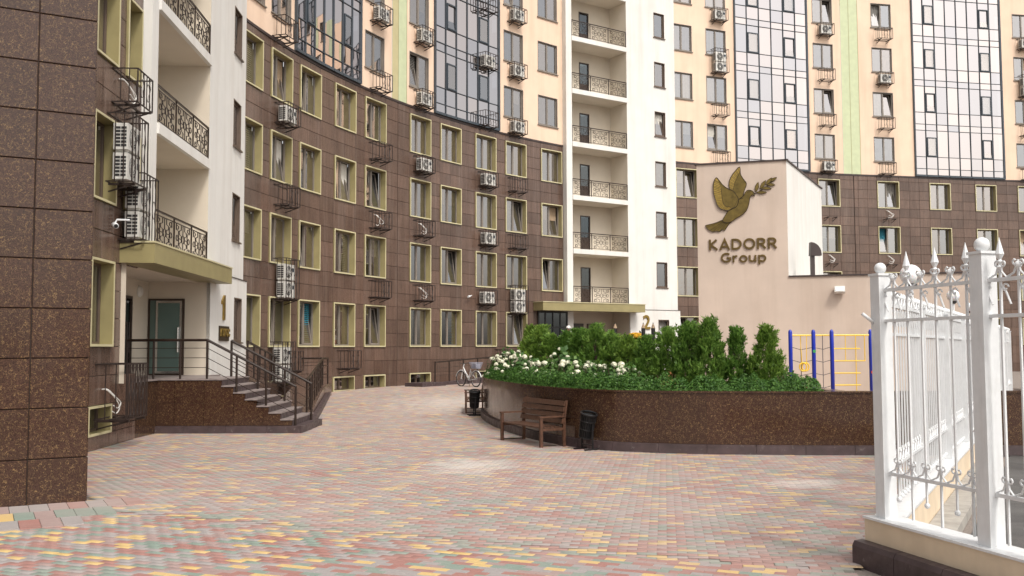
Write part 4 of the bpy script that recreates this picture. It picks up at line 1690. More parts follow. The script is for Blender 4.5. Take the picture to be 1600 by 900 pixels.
a_, d_, L_, g_ = frame(FP, 48.6, 49.0)
n_ = np.array([-d_[1], d_[0]]) * 0.034
q0, q1 = a_ + n_ - (24, 62), a_ + d_ * L_ + n_ - (24, 62)
back.quad((*q0, 0), (*q1, 0), (*q1, 13.2), (*q0, 13.2))
back.build('wall', 'grout', rw)
for s in C4:
    for r in range(4):
        cur = rnd_curtain()
        if (s, r) in ((36.30, 1), (51.28, 2), (58.66, 2)):
            cur = ('curtain_teal', 2)
        place_window(rw, FP, s, 1.6, 2.1 + 3 * r, 1.8, 'olive', tilt=rnd_tilt(0.3), curtain=cur, sashmat='sash_grey')
belt(rw, FP, 35.0, 72, 13.2, 13.30, 0.035, 'coping')
orange_zone(rw, [36.1, 38.62, 46.76, 51.1, 61.9, 65.0], 35.0, 80, [(39.99, 45.57, 6), (53.34, 60.16, 8), (67, 73, 7)],
            [(48.09, 48.7, 'stripe_green'), (48.7, 49.36, 'stripe_green')], [0, 1, 2, 3, 4])
for s_, k, what, where in [
    (38.7, 0, 0, ''), (38.7, 1, 0, ''), (38.7, 2, 2, 'above two empty baskets right of stair tower two'), (38.7, 3, 1, 'topmost right of stair tower two, left of the glass wall'),
    (46.8, 0, 1, 'above the granite, just left of the pale green stripes'), (46.8, 1, 0, ''), (46.8, 2, 0, ''), (46.8, 3, 1, 'near the top edge, just left of the pale green stripes'),
    (51.1, 0, 0, ''), (51.1, 1, 0, ''), (51.1, 2, 1, 'between the pale green stripes and the right glass wall'), (51.1, 3, 0, ''),
    (61.9, 0, 0, ''), (61.9, 1, 0, ''), (61.9, 2, 2, 'at the right edge beyond the glass wall'), (61.9, 3, 1, 'at the top right corner beyond the glass wall')]:
    cage_at(rw, FP, s_, 14.2 + 3 * k - 0.86 - (0.3 if what == 2 else 0), what, where, tall=(what == 2))
for s_, r, what in [(46.9, 3, 'b'), (51.2, 3, 'bh'), (46.9, 2, 'bh'), (51.2, 2, 'bh'), (61.8, 2, 'bh')]:
    cage_at(rw, FP, s_, 2.1 + 3 * r - 0.75, what, '')

# roofs closing the buildings
for root, s0, s1 in ((curved, 1.9, 27.1), (rw, 35.0, 80)):
    m = MB()
    ss = np.linspace(s0, s1, 24)
    for a, b in zip(ss[:-1], ss[1:]):
        pa, pb = FP(a), FP(b)
        q = (pb - pa) / np.hypot(*(pb - pa)); nr = np.array([-q[1], q[0]]) * 10
        rl = np.array([root.location.x, root.location.y])
        m.quad((*(pa - rl), ORANGE_TOP), (*(pb - rl), ORANGE_TOP), (*(pb + nr - rl), ORANGE_TOP), (*(pa + nr - rl), ORANGE_TOP))
    m.build('roof', 'coping', root)
# ------------------------------------------------------------------ annex with the dove
aA, aC, aE, aS = np.array([7.39, 38.0]), np.array([10.72, 37.1]), np.array([17.6, 35.15]), np.array([14.27, 43.9])
an = tag(empty('annex', (10.72, 37.1, 0)), 'beige annex wall with gold dove and white right side', 'building')
L = lambda p: (p[0] - 10.72, p[1] - 37.1)
m = MB()
HT, HL = 9.3, 4.74
m.quad((*L(aA), 0), (*L(aC), 0), (*L(aC), HT), (*L(aA), HT))
m.quad((*L(aC), 0), (*L(aE), 0), (*L(aE), HL), (*L(aC), HL))
bk_ = aA + (aS - aC)
m.quad((*L(bk_), 0), (*L(aA), 0), (*L(aA), HT), (*L(bk_), HT))
m.build('front_wall', 'annex', an)
m = MB()
m.quad((*L(aC), 0), (*L(aS), 0), (*L(aS), HT), (*L(aC), HT))
m.build('side_wall', 'white_wall', an)
aE2 = aE + np.array([2.6, 6.2])
m = MB()
m.quad((*L(aE), 0), (*L(aE2), 0), (*L(aE2), HL), (*L(aE), HL))
m.build('end_wall', 'annex', an)
m = MB(); m.quad((*L(aA), HT), (*L(aC), HT), (*L(aS), HT), (*L(bk_), HT)); m.build('roof', 'coping', an)
m = MB(); m.quad((*L(aC), HL), (*L(aE), HL), (*L(aE2), HL), (*L(aS), HL)); m.build('lower_roof', 'kerb_concrete', an)


def coping(a, b, z, w=0.26, h=0.055, o=0.05):
    a3, b3 = Vector((*L(a), z + h / 2)), Vector((*L(b), z + h / 2))
    d = (b3 - a3).normalized(); n = Vector((d.y, -d.x, 0))
    MB().bar(a3 + n * (o - w / 2) - d * 0.08, b3 + n * (o - w / 2) + d * 0.08, w, h).build('coping', 'coping', an)


coping(aA, aC, HT); coping(aC, aS, HT + 0.001); coping(aC + (aE - aC) * 0.012, aE, HL); coping(aE, aE2, HL + 0.001)
# hooded vent pipe on the lower roof in front of the white side wall
hv = empty('hooded_vent', (11.75, 37.4, HL))
hv.scale = (.66, .66, .85)
tag(hv, 'dark brown hooded vent pipe before the white annex side', 'vent pipe')
MB().box(-0.11, 0.11, -0.11, 0.11, 0, 1.25).build('pipe', 'coping', hv)
m = MB()
pr = [(-0.16, 1.0), (-0.12, 1.62)] + [(-0.12 + 0.62 * math.sin(a), 1.05 + 0.57 * math.cos(a)) for a in np.linspace(0.1, 1.5, 7)] + [(0.5, 1.0)]
m.prism(pr[::-1], -0.2, 0.2)
m.build('hood', 'coping', hv)
# floodlight on the lower wall
q = aC + (aE - aC) * (1.85 / 7.15)
ga = math.atan2(aE[1] - aC[1], aE[0] - aC[0])
fl_ = empty('floodlight', (q[0], q[1], 4.1), ga)
tag(fl_, 'small grey floodlight on the beige annex wall', 'floodlight')
MB().add([(-.19, -.34, .02), (.19, -.34, .02), (.19, -.08, -.05), (-.19, -.08, -.05), (-.19, -.30, .24), (.19, -.30, .24), (.19, -.05, .20), (-.19, -.05, .20)],
         [(0, 3, 2, 1), (4, 5, 6, 7), (0, 1, 5, 4), (1, 2, 6, 5), (2, 3, 7, 6), (3, 0, 4, 7)]).build('housing', 'ac_white', fl_)
MB().add([(-.16, -.345, .05), (.16, -.345, .05), (.16, -.318, .21), (-.16, -.318, .21)], [(0, 1, 2, 3)]).build('lens', 'globe', fl_)
MB().bar((-.1, -.06, .08), (-.1, 0, .08), .04).bar((.1, -.06, .08), (.1, 0, .08), .04).build('bracket', 'iron', fl_)

# gold dove, traced as relief plates (local x along the wall, z up)
fa = math.atan2(aC[1] - aA[1], aC[0] - aA[0])
sign = empty('dove_sign', (aA[0], aA[1], 0), fa)
tag(sign, 'gold dove with olive branch above the wall lettering', 'sign')
K = 3.45 / 720


def zz2(p):
    x, y = p
    y = y + 0.045 * (x - 385)
    return ((x - 25) * K, HT - (y - 22) * K)


def cen(poly):
    return (sum(p[0] for p in poly) / len(poly), sum(p[1] for p in poly) / len(poly))


def smooth_closed(pts, k=4):
    return smooth_poly(pts, k, True)


W1 = [(185, 145), (165, 185), (160, 235), (165, 290), (178, 335), (190, 375), (215, 405), (245, 415), (280, 420), (310, 402), (345, 385), (362, 330), (340, 285), (320, 258), (290, 245), (258, 225), (232, 200), (208, 168)]
W2 = [(376, 57), (340, 90), (310, 130), (292, 170), (288, 210), (295, 245), (320, 258), (340, 300), (365, 325), (395, 305), (408, 255), (428, 198), (405, 160), (382, 118)]
BODY = [(320, 400), (345, 350), (372, 320), (400, 300), (420, 265), (440, 250), (468, 254), (482, 268), (490, 300), (476, 288), (455, 310), (447, 350), (435, 395), (415, 430), (380, 460), (340, 485), (300, 512), (262, 520), (230, 505), (250, 465), (280, 420)]
TAIL = [(228, 500), (180, 520), (130, 535), (92, 546), (105, 570), (118, 583), (150, 598), (178, 592), (205, 596), (228, 578), (245, 585), (262, 560), (272, 545), (285, 528), (302, 512), (265, 505)]
for name, poly, y in (('tail', TAIL, -0.030), ('raised_wing', W2, -0.036), ('body', BODY, -0.048), ('front_wing', W1, -0.060)):
    sp = smooth_closed(poly, 3)
    c = cen(poly)
    big = [(c[0] + (p[0] - c[0]) * 1.0 + (4.5 if p[0] > c[0] else -4.5), c[1] + (p[1] - c[1]) * 1.0 + (4.5 if p[1] > c[1] else -4.5)) for p in sp]
    o_ = MB().prism([zz2(p) for p in sp][::-1], y, -0.004).build(name, 'gold', sign)
    # raised dark contour
    MB().tube([(zz2(p)[0], y - 0.002, zz2(p)[1]) for p in sp], 0.013, 5, closed=True).build('contour', 'gold_line', o_)
FB1 = [(185, 150), (168, 190), (163, 240), (168, 290), (181, 335), (194, 375), (218, 402), (248, 412), (285, 412), (300, 392), (262, 390), (240, 365), (232, 330), (228, 290), (222, 235), (205, 185)]
FB2 = [(374, 62), (340, 95), (312, 133), (295, 170), (291, 210), (298, 240), (322, 245), (325, 225), (332, 195), (345, 165), (360, 130), (378, 100)]
for poly, y in ((FB1, -0.063), (FB2, -0.039)):
    MB().prism([zz2(p) for p in smooth_closed(poly, 3)][::-1], y, y + 0.02).build('flight_feathers', 'brass', sign)
fm = MB()


def ln(a, b, y, r=0.008):
    A_, B_ = zz2(a), zz2(b)
    fm.tube([(A_[0], y, A_[1]), (B_[0], y, B_[1])], r, 4)


ed = smooth_closed(W1, 3)
inner = [(222, 235), (228, 290), (232, 330), (240, 365), (262, 390), (300, 390)]
ip = smooth_poly(inner, 6)
for i, (a, b) in enumerate(zip(inner[:-1], inner[1:])):
    ln(a, b, -0.064, 0.009)
lo = [(172, 165), (164, 200), (161, 240), (166, 290), (178, 335), (192, 378), (218, 404), (248, 414), (282, 416)]
for i in range(24):
    u = i / 23
    a = smooth_poly(lo, 8); b = smooth_poly([(205, 185)] + inner, 8)
    ln(a[int(u * (len(a) - 1))], b[int(u * (len(b) - 1))], -0.064, 0.006)
lo2 = [(362, 70), (338, 95), (310, 132), (294, 170), (290, 212), (297, 240)]
in2 = [(378, 100), (360, 130), (345, 165), (332, 195), (325, 225), (322, 245)]
for i in range(17):
    u = i / 16
    a = smooth_poly(lo2, 8); b = smooth_poly(in2, 8)
    ln(a[int(u * (len(a) - 1))], b[int(u * (len(b) - 1))], -0.040, 0.006)
for a, b in zip(in2[:-1], in2[1:]):
    ln(a, b, -0.041, 0.008)
for i, e in enumerate([(105, 560), (128, 585), (152, 594), (180, 590), (206, 592), (230, 578), (248, 578)]):
    ln(e, (232 + i * 9, 507 + i * 2), -0.034, 0.007)
ln((320, 400), (280, 420), -0.052); ln((362, 325), (400, 318), -0.052); ln((430, 268), (450, 262), -0.052)
fm.build('feather_lines', 'gold_line', sign)
br = MB()
A_, B_ = zz2((486, 282)), zz2((660, 152))
br.tube([(A_[0], -0.03, A_[1]), ((A_[0] + B_[0]) / 2 + .03, -0.03, (A_[1] + B_[1]) / 2 - .06), (B_[0], -0.03, B_[1])], 0.014, 5)
brs = br.build('branch', 'gold_line', sign)
for a, b, w in [((500, 265), (522, 182), 15), ((505, 268), (588, 268), 12), ((535, 240), (582, 168), 14), ((545, 232), (626, 236), 12), ((580, 205), (632, 146), 13), ((588, 203), (655, 206), 12), ((618, 178), (670, 144), 11)]:
    a, b = np.array(a, float), np.array(b, float)
    d = (b - a); n_ = np.array([-d[1], d[0]]) / np.hypot(*d)
    poly = [a, a + d * .25 + n_ * w * .75, a + d * .5 + n_ * w, a + d * .8 + n_ * w * .55, b, a + d * .8 - n_ * w * .55, a + d * .5 - n_ * w, a + d * .25 - n_ * w * .75]
    zp = [zz2(p) for p in poly]
    ar = sum(zp[i][0] * zp[(i + 1) % 8][1] - zp[(i + 1) % 8][0] * zp[i][1] for i in range(8))
    zp = zp if ar > 0 else zp[::-1]
    lf = MB().prism(zp, -0.045, -0.005).build('olive_leaf', 'gold', sign)
    MB().tube([(x, -0.046, z) for x, z in zp], 0.008, 4, closed=True).build('contour', 'gold_line', lf)


def arc(cx_, cy_, rx, ry, a0, a1, n=14):
    return [(cx_ + rx * math.cos(R(a0 + (a1 - a0) * i / n)), cy_ + ry * math.sin(R(a0 + (a1 - a0) * i / n))) for i in range(n + 1)]


# strokes of each letter in a unit cap-height box: (width, [polyline, ...])
GLYPH = {
    'K': (.72, [[(.08, 0), (.08, 1)], [(.62, .97), (.14, .50), (.68, .03)]]),
    'A': (.86, [[(.06, 0), (.43, .97), (.80, 0)], [(.20, .30), (.66, .30)]]),
    'D': (.84, [[(.08, .0), (.08, 1)], [(.10, .93)] + arc(.30, .5, .46, .43, 90, -90, 16) + [(.10, .07)]]),
    'O': (.96, [arc(.48, .5, .40, .43, 0, 360, 28)]),
    'R': (.74, [[(.08, 0), (.08, 1)], [(.10, .93)] + arc(.36, .70, .25, .23, 90, -90, 10) + [(.10, .47)], [(.34, .46), (.68, .03)]]),
    'G': (.90, [arc(.48, .5, .40, .43, 48, 330, 22) + [(.82, .46), (.52, .46)]]),
    'r': (.46, [[(.08, 0), (.08, .70)], [(.10, .42), (.16, .56), (.28, .64), (.42, .62)]]),
    'o': (.70, [arc(.35, .34, .28, .30, 0, 360, 24)]),
    'u': (.68, [[(.08, .70), (.08, .28)] + arc(.30, .26, .22, .20, 180, 290, 8) + [(.50, .20)], [(.58, .70), (.58, 0)]]),
    'p': (.72, [[(.08, -.28), (.08, .70)], arc(.36, .34, .27, .30, 135, -135, 18)]),
}


def ribbon(m, pts, w, y0, y1):
    """flat stroke of width w along a polyline in x,z, mitred, between depths y0 and y1"""
    P_ = [np.array(q, float) for q in pts]
    closed = np.hypot(*(P_[0] - P_[-1])) < 1e-6
    if closed:
        P_ = P_[:-1]
    n = len(P_)
    L_, R_ = [], []
    for i in range(n):
        if closed:
            d0, d1 = P_[i] - P_[i - 1], P_[(i + 1) % n] - P_[i]
        else:
            d0 = P_[i] - P_[i - 1] if i else P_[1] - P_[0]
            d1 = P_[i + 1] - P_[i] if i < n - 1 else d0
        d0 = d0 / np.hypot(*d0); d1 = d1 / np.hypot(*d1)
        n0, n1 = np.array([-d0[1], d0[0]]), np.array([-d1[1], d1[0]])
        b_ = n0 + n1
        b_ = b_ / max(1e-6, np.hypot(*b_))
        k = min(2.2, 1 / max(.3, b_ @ n0)) * w / 2
        L_.append(P_[i] + b_ * k); R_.append(P_[i] - b_ * k)
    o = len(m.v)
    for a, b in zip(L_, R_):
        m.v += [(a[0], y0, a[1]), (b[0], y0, b[1]), (b[0], y1, b[1]), (a[0], y1, a[1])]
    for i in range(n if closed else n - 1):
        p_, q_ = o + 4 * i, o + 4 * ((i + 1) % n)
        for j in range(4):
            m.f.append((p_ + j, p_ + (j + 1) % 4, q_ + (j + 1) % 4, q_ + j))
    if not closed:
        m.f += [(o, o + 3, o + 2, o + 1), tuple(o + 4 * (n - 1) + j for j in range(4))]


def wall_text(body, x0, x1, ybase, hpx, label):
    """raised letters on the dove wall between traced positions"""
    a, b = zz2((x0, ybase)), zz2((x1, ybase))
    cap = hpx * K
    gap = .13
    tw = sum(GLYPH[c][0] for c in body) + gap * (len(body) - 1)
    sx = (b[0] - a[0]) / tw
    zb = HT - (ybase + 0.045 * ((x0 + x1) / 2 - 385) - 22) * K
    ca_, sa_ = math.cos(fa), math.sin(fa)
    root = empty('wall_lettering', (aA[0] + a[0] * ca_, aA[1] + a[0] * sa_, zb), fa)
    tag(root, label, 'sign')
    x = 0.0
    for c in body:
        m = MB()
        for i, st_ in enumerate(GLYPH[c][1]):
            ribbon(m, [(x + u * sx, v * cap) for u, v in st_], 0.185 * cap, -0.05 - 0.002 * i, -0.004)
        m.build('letter', 'gold_letter', root)
        x += (GLYPH[c][0] + gap) * sx


wall_text('KADORR', 118, 660, 738, 88, 'gold letters spelling KADORR on the beige wall')
wall_text('Group', 212, 575, 842, 78, 'gold letters spelling Group under the word KADORR')

# ------------------------------------------------------------------ planter
pl = tag(empty('raised_planter', (3, 22, 0)), 'long curved raised planter clad in polished brown granite', 'planter')
po = np.array([3.0, 22.0])
S = np.r_[0, np.cumsum(np.hypot(*np.diff(PL, axis=0).T))]


def PP(s):
    return np.array([np.interp(s, S, PL[:, 0]), np.interp(s, S, PL[:, 1])])


# outline runs from the right end round the tip and back: outside is to the left of travel
HW = 1.2
wall = MB()
n = len(PL)
ins = []
for i in range(n):
    d = PL[min(i + 1, n - 1)] - PL[max(i - 1, 0)]
    d = d / np.hypot(*d)
    ins.append(PL[i] + np.array([d[1], -d[0]]) * 0.20)
ins = np.array(ins)
outs = PL - po; inn = ins - po
for i in range(n - 1):
    a, b = outs[i], outs[i + 1]; c, d = inn[i + 1], inn[i]
    # backing set 28 mm inside the tiles
    a2 = a + (d - a) * 0.14; b2 = b + (c - b) * 0.14
    wall.quad((*b2, 0), (*a2, 0), (*a2, HW - .04), (*b2, HW - .04))
    wall.quad((*d, 0.9), (*c, 0.9), (*c, HW), (*d, HW))
wall.build('wall', 'grout', pl)
tot = S[-1]
nt = int(tot / 0.9)


def normal_at(s_):
    d = PP(min(s_ + .03, tot)) - PP(max(s_ - .03, 0))
    d = d / np.hypot(*d)
    return np.array([-d[1], d[0]])            # outwards


def curved_block(s0, s1, o0, o1, z0, z1, name, mat, follow=False):
    """block following the planter outline between offsets o0 (outside) and o1 (inside)"""
    m = MB()
    k = 5
    prev = None
    for i in range(k + 1):
        s_ = s0 + (s1 - s0) * i / k
        p = PP(s_) - po; nn_ = normal_at(s_)
        zb = gz(p[1] + po[1]) if follow else 0.0
        a, b = p + nn_ * o0, p + nn_ * o1
        m.v += [(*a, z0 + zb), (*a, z1 + zb), (*b, z1 + zb), (*b, z0 + zb)]
        if i:
            j = len(m.v) - 8
            m.f += [(j, j + 1, j + 5, j + 4), (j + 1, j + 2, j + 6, j + 5), (j + 3, j, j + 4, j + 7)]
    m.f += [(0, 3, 2, 1), tuple(len(m.v) - 4 + q for q in (0, 1, 2, 3))]
    o = m.build(name, mat, pl)
    me = o.data
    me.polygons.foreach_set('use_smooth', [True] * len(me.polygons))
    me.set_sharp_from_angle(angle=R(40))


for k in range(nt):
    s0, s1 = tot * k / nt, tot * (k + 1) / nt
    curved_block(s0 + .0015, s1 - .0015, 0.0, -0.027, 0.18, 1.16, 'granite_panel', 'polished')
    curved_block(s0 + .003, s1 - .003, 0.075, -0.03, 0.0, 0.178, 'plinth_block', 'plinth', True)
    curved_block(s0 + .001, s1 - .001, 0.02, -0.24, 1.162, 1.20, 'coping_slab', 'polished')
m = MB()
half = n // 2
i0_ = int(np.argmin(np.abs(PL[:60, 0] - 6.42)))
poly = [(*q, 1.06) for q in inn[i0_:]]
m.add(poly, [tuple(range(len(poly)))])
m.build('soil', 'soil', pl)

# ------------------------------------------------------------------ foliage
def leaves_mesh(name, pos, nrm, size, mat, aspect=1.6, jitter=0.5, seed=0):
    """one quad leaf per position, diamond shaped"""
    r = np.random.default_rng(seed)
    nrm = nrm + r.normal(0, jitter, nrm.shape)
    nrm /= np.linalg.norm(nrm, axis=1)[:, None] + 1e-9
    t1 = np.cross(nrm, r.normal(0, 1, nrm.shape)); t1 /= np.linalg.norm(t1, axis=1)[:, None] + 1e-9
    t2 = np.cross(nrm, t1)
    sz = (size * r.uniform(0.6, 1.3, len(pos)))[:, None]
    V = np.stack([pos - t1 * sz * aspect * .5, pos - t2 * sz * .5 + nrm * sz * .12, pos + t1 * sz * aspect * .5, pos + t2 * sz * .5 + nrm * sz * .12], 1)
    F_ = np.arange(len(pos) * 4).reshape(-1, 4)
    return np_mesh(name, V.reshape(-1, 3), F_, mat)


def thuja_mesh(seed, h=1.0, rmax=0.29):
    """ragged cone of upright tufts, each a bundle of flat fan sprays"""
    r = np.random.default_rng(seed)
    nt_ = 95
    zt = 0.02 + 0.90 * r.beta(1.0, 1.25, nt_)
    at = r.uniform(0, 2 * math.pi, nt_)
    prof = rmax * (np.clip(1 - zt, 0, 1) ** 0.80) * (0.62 + 0.8 * np.clip(zt * 3, 0, .5))
    rt_ = prof * r.uniform(0.55, 1.12, nt_)
    ct = np.stack([rt_ * np.cos(at), rt_ * np.sin(at), zt], 1)
    od = np.stack([np.cos(at), np.sin(at), np.zeros(nt_)], 1)
    up = od * r.uniform(.12, .55, nt_)[:, None] + np.array([0, 0, 1.0])
    up /= np.linalg.norm(up, axis=1)[:, None]
    per = 17
    k_ = np.repeat(np.arange(nt_), per)
    n = len(k_)
    base = ct[k_] + up[k_] * r.uniform(-.02, .11, n)[:, None] + r.normal(0, .022, (n, 3))
    dirv = up[k_] + r.normal(0, .30, (n, 3)); dirv /= np.linalg.norm(dirv, axis=1)[:, None]
    # leader shoots at the top
    m_ = 40
    lb = np.stack([r.normal(0, .012, m_), r.normal(0, .012, m_), r.uniform(.82, .97, m_)], 1)
    ld = np.array([0, 0, 1.0]) + r.normal(0, .22, (m_, 3)); ld /= np.linalg.norm(ld, axis=1)[:, None]
    base = np.concatenate([base, lb]); dirv = np.concatenate([dirv, ld]); n = len(base)
    side = np.cross(dirv, r.normal(0, 1, (n, 3))); side /= np.linalg.norm(side, axis=1)[:, None]
    Vs = []
    for k in range(5):
        a = (k - 2) * 0.45
        dk = dirv * math.cos(a) + side * math.sin(a)
        wk = dirv * -math.sin(a) + side * math.cos(a)
        ln_ = (0.075 * r.uniform(.6, 1.4, n) * (1 - 0.12 * abs(k - 2)))[:, None]
        wd = 0.0085 * r.uniform(.8, 1.4, n)[:, None]
        b0 = base + dirv * 0.014 * k
        Vs.append(np.stack([b0, b0 + dk * ln_ * .55 - wk * wd, b0 + dk * ln_, b0 + dk * ln_ * .55 + wk * wd], 1))
    V = np.concatenate(Vs, 0).reshape(-1, 3) * h
    V[:, 2] = np.maximum(V[:, 2], 0.02)
    return np_mesh('crown', V, np.arange(len(V)).reshape(-1, 4), 'leaf_thuja')


TH = [thuja_mesh(s) for s in (1, 2, 3, 4)]
tm = MB(); tm.tube([(0, 0, -0.1), (0.01, 0, 0.3), (-0.01, 0.01, 0.7), (0, 0, 0.93)], [0.035, 0.028, 0.016, 0.004], 7)
for k in range(7):
    a = k * 2.4; z = 0.15 + 0.1 * k
    tm.tube([(0, 0, z), (0.10 * math.cos(a), 0.10 * math.sin(a), z + 0.09)], [0.009, 0.003], 5)
TRUNK = tm.mesh('trunk', 'bark')
# (x, y, height, width scale)
THU = [(5.46, 20.70, 1.36, 0.95, 'rightmost thuja, conical, at the end of the planter row'),
       (4.95, 21.10, 1.38, 0.95, 'conical thuja second from the right end of the planter row'),
       (4.38, 21.30, 1.55, 1.00, 'tall loose thuja third from the right end of the row'),
       (3.98, 21.70, 1.58, 1.08, 'tallest thuja, beside the dove wall\'s left edge'),
       (3.62, 22.40, 1.36, 1.27, 'thuja with browned foot left of the tallest one'),
       (3.18, 22.90, 1.28, 1.28, 'dense thuja in front of the number two doorway wall'),
       (2.85, 23.60, 1.31, 1.27, 'thuja below the pair of pencil-tipped posts'),
       (2.50, 24.20, 1.36, 1.21, 'thuja in the middle of the row, left of the pencil posts'),
       (2.15, 24.80, 1.46, 1.21, 'thuja in the middle of the row under the single pencil post'),
       (1.85, 25.50, 1.41, 1.26, 'thuja below the brown entrance door of tower two'),
       (1.50, 26.10, 1.33, 1.26, 'thuja right of the person in the white cap'),
       (1.15, 26.70, 1.40, 1.32, 'thuja left of the person in the white cap'),
       (0.80, 27.30, 1.52, 1.31, 'thuja second from the left end of the row'),
       (0.55, 28.10, 1.52, 1.26, 'leftmost thuja behind the white hydrangeas')]
for i, (x, y, h, ws, lab) in enumerate(THU):
    o = empty('thuja_tree', (x, y, 1.05), random.uniform(0, 6.28))
    wv = random.uniform(.78, .98)
    o.scale = (h * ws * wv, h * ws * wv, h * random.uniform(.94, 1.06))
    o.rotation_euler.x = R(random.uniform(-3, 3))
    tag(o, lab, 'tree', 'thuja trees in the planter')
    put('trunk', TRUNK, o); put('crown', TH[i % 4], o)

# clipped box hedge along the rim
def hedge(s0, s1, count, seed):
    r = np.random.default_rng(seed)
    s = r.uniform(s0, s1, count)
    x = np.interp(s, S, PL[:, 0]); y = np.interp(s, S, PL[:, 1])
    x2 = np.interp(s + .05, S, PL[:, 0]) - x; y2 = np.interp(s + .05, S, PL[:, 1]) - y
    l_ = np.hypot(x2, y2) + 1e-9
    nx, ny = y2 / l_, -x2 / l_                      # inwards
    a = r.uniform(-0.25, math.pi + .1, count)
    lump = 1 + 0.16 * np.sin(s * 7.0) + 0.14 * np.sin(s * 17 + 1) + 0.10 * np.sin(s * 31 + a * 3)
    rad = r.uniform(0.75, 1.06, count) ** .5
    off_ = 0.42 - 0.36 * np.cos(a) * rad * lump
    z = 1.06 + np.maximum(0.0, 0.34 * np.sin(a) * rad * lump) + r.uniform(0, .04, count)
    off_ = np.maximum(off_, 0.02); z = np.where(off_ < 0.24, np.maximum(z, 1.205), z)
    pos = np.stack([x + nx * off_, y + ny * off_, z], 1)
    nr = np.stack([-nx * np.cos(a), -ny * np.cos(a), np.sin(a) + .2], 1)
    return pos, nr


sr = np.interp(0, [0, 1], [0, 1])
s_left = S[np.argmin(np.hypot(PL[:, 0] + 0.80, PL[:, 1] - 29.3))]
s_right = S[np.argmin(np.hypot(PL[:, 0] - 5.95, PL[:, 1] - 18.35))]
pos, nr = hedge(s_right, s_left, 42000, 5)
o = put('box_hedge', leaves_mesh('box_hedge', pos - [3, 20, 1], nr, 0.030, 'leaf_box', 1.8, .7, 3), None, (3, 20, 1))
tag(o, 'low green box hedge along the planter rim', 'hedge')

# hydrangeas
r = np.random.default_rng(21)


def bush_mesh(seed, n=900):
    r = np.random.default_rng(seed)
    d = r.normal(0, 1, (n, 3)); d[:, 2] = np.abs(d[:, 2]) * .9; d /= np.linalg.norm(d, axis=1)[:, None]
    rad = r.uniform(.35, 1, n) ** .6 * (1 + .18 * np.sin(d[:, 0] * 6 + seed) + .15 * np.cos(d[:, 1] * 7))
    p = d * rad[:, None] * np.array([.36, .36, .48])
    return leaves_mesh('foliage', p, d, 0.065, 'leaf_hyd', 1.5, .5, seed)


BUSH = [bush_mesh(s) for s in (31, 32, 33)]


def flower_mesh(seed, mat='petal', n=150):
    r = np.random.default_rng(seed)
    d = r.normal(0, 1, (n, 3)); d[:, 2] = np.where(d[:, 2] < -.5, -d[:, 2], d[:, 2]); d /= np.linalg.norm(d, axis=1)[:, None]
    return leaves_mesh('flower_head', d * np.array([.085, .085, .075]) * r.uniform(.85, 1.08, (n, 1)), d, 0.034, mat, 1.1, .35, seed)


FLW = [flower_mesh(s) for s in (41, 42, 43)]
sm_ = MB()
for k in range(6):
    a = k * 1.05
    sm_.tube([(0, 0, -0.05), (0.12 * math.cos(a), 0.12 * math.sin(a), 0.2), (0.24 * math.cos(a), 0.24 * math.sin(a), 0.42)], 0.006, 5)
STEMS = sm_.mesh('stem', 'bark')
HYD = [(-0.28, 29.2, 1.47, 25, 'leftmost white hydrangea at the tip of the planter'), (-0.10, 28.0, 1.69, 33, 'fullest white hydrangea near the planter tip'),
       (0.12, 26.9, 1.69, 33, 'dense white hydrangea before the leftmost thujas'), (0.28, 25.7, 1.54, 25, 'white hydrangea third along the planter edge'),
       (0.62, 24.8, 1.28, 21, 'white hydrangea behind the wooden bench, nearer the tip'), (0.92, 23.7, 1.28, 21, 'white hydrangea right above the bench backrest'),
       (1.30, 24.6, 1.84, 14, 'tall hydrangea rising among the thujas'), (1.42, 22.9, 1.34, 18, 'white hydrangea above the near litter bin'),
       (1.78, 22.1, 1.28, 16, 'white hydrangea right of the litter bin'), (2.22, 21.6, 1.28, 16, 'sparse white hydrangea in the middle of the planter'),
       (2.62, 21.3, 1.09, 8, 'last white hydrangea towards the right, few blooms')]
for i, (x, y, sc_, nf, lab) in enumerate(HYD):
    o = empty('hydrangea', (x, y, 1.06), random.uniform(0, 6.28))
    tag(o, lab, 'shrub', 'white hydrangeas in the planter')
    f = put('foliage', BUSH[i % 3], o); f.scale = (sc_, sc_, sc_)
    f = put('stem', STEMS, o); f.scale = (sc_, sc_, sc_)
    for k in range(nf):
        a = r.uniform(0, 6.28); e = r.uniform(0.15, 1.45)
        p = np.array([math.cos(a) * math.cos(e) * .40, math.sin(a) * math.cos(e) * .40, math.sin(e) * .50]) * sc_ * r.uniform(.85, 1.05)
        q = put('flower_head', FLW[k % 3], o, tuple(p)); sc2 = r.uniform(.45, .95); q.scale = (sc2, sc2, sc2); q.rotation_euler = (r.uniform(-.4, .4), r.uniform(-.4, .4), r.uniform(0, 6))
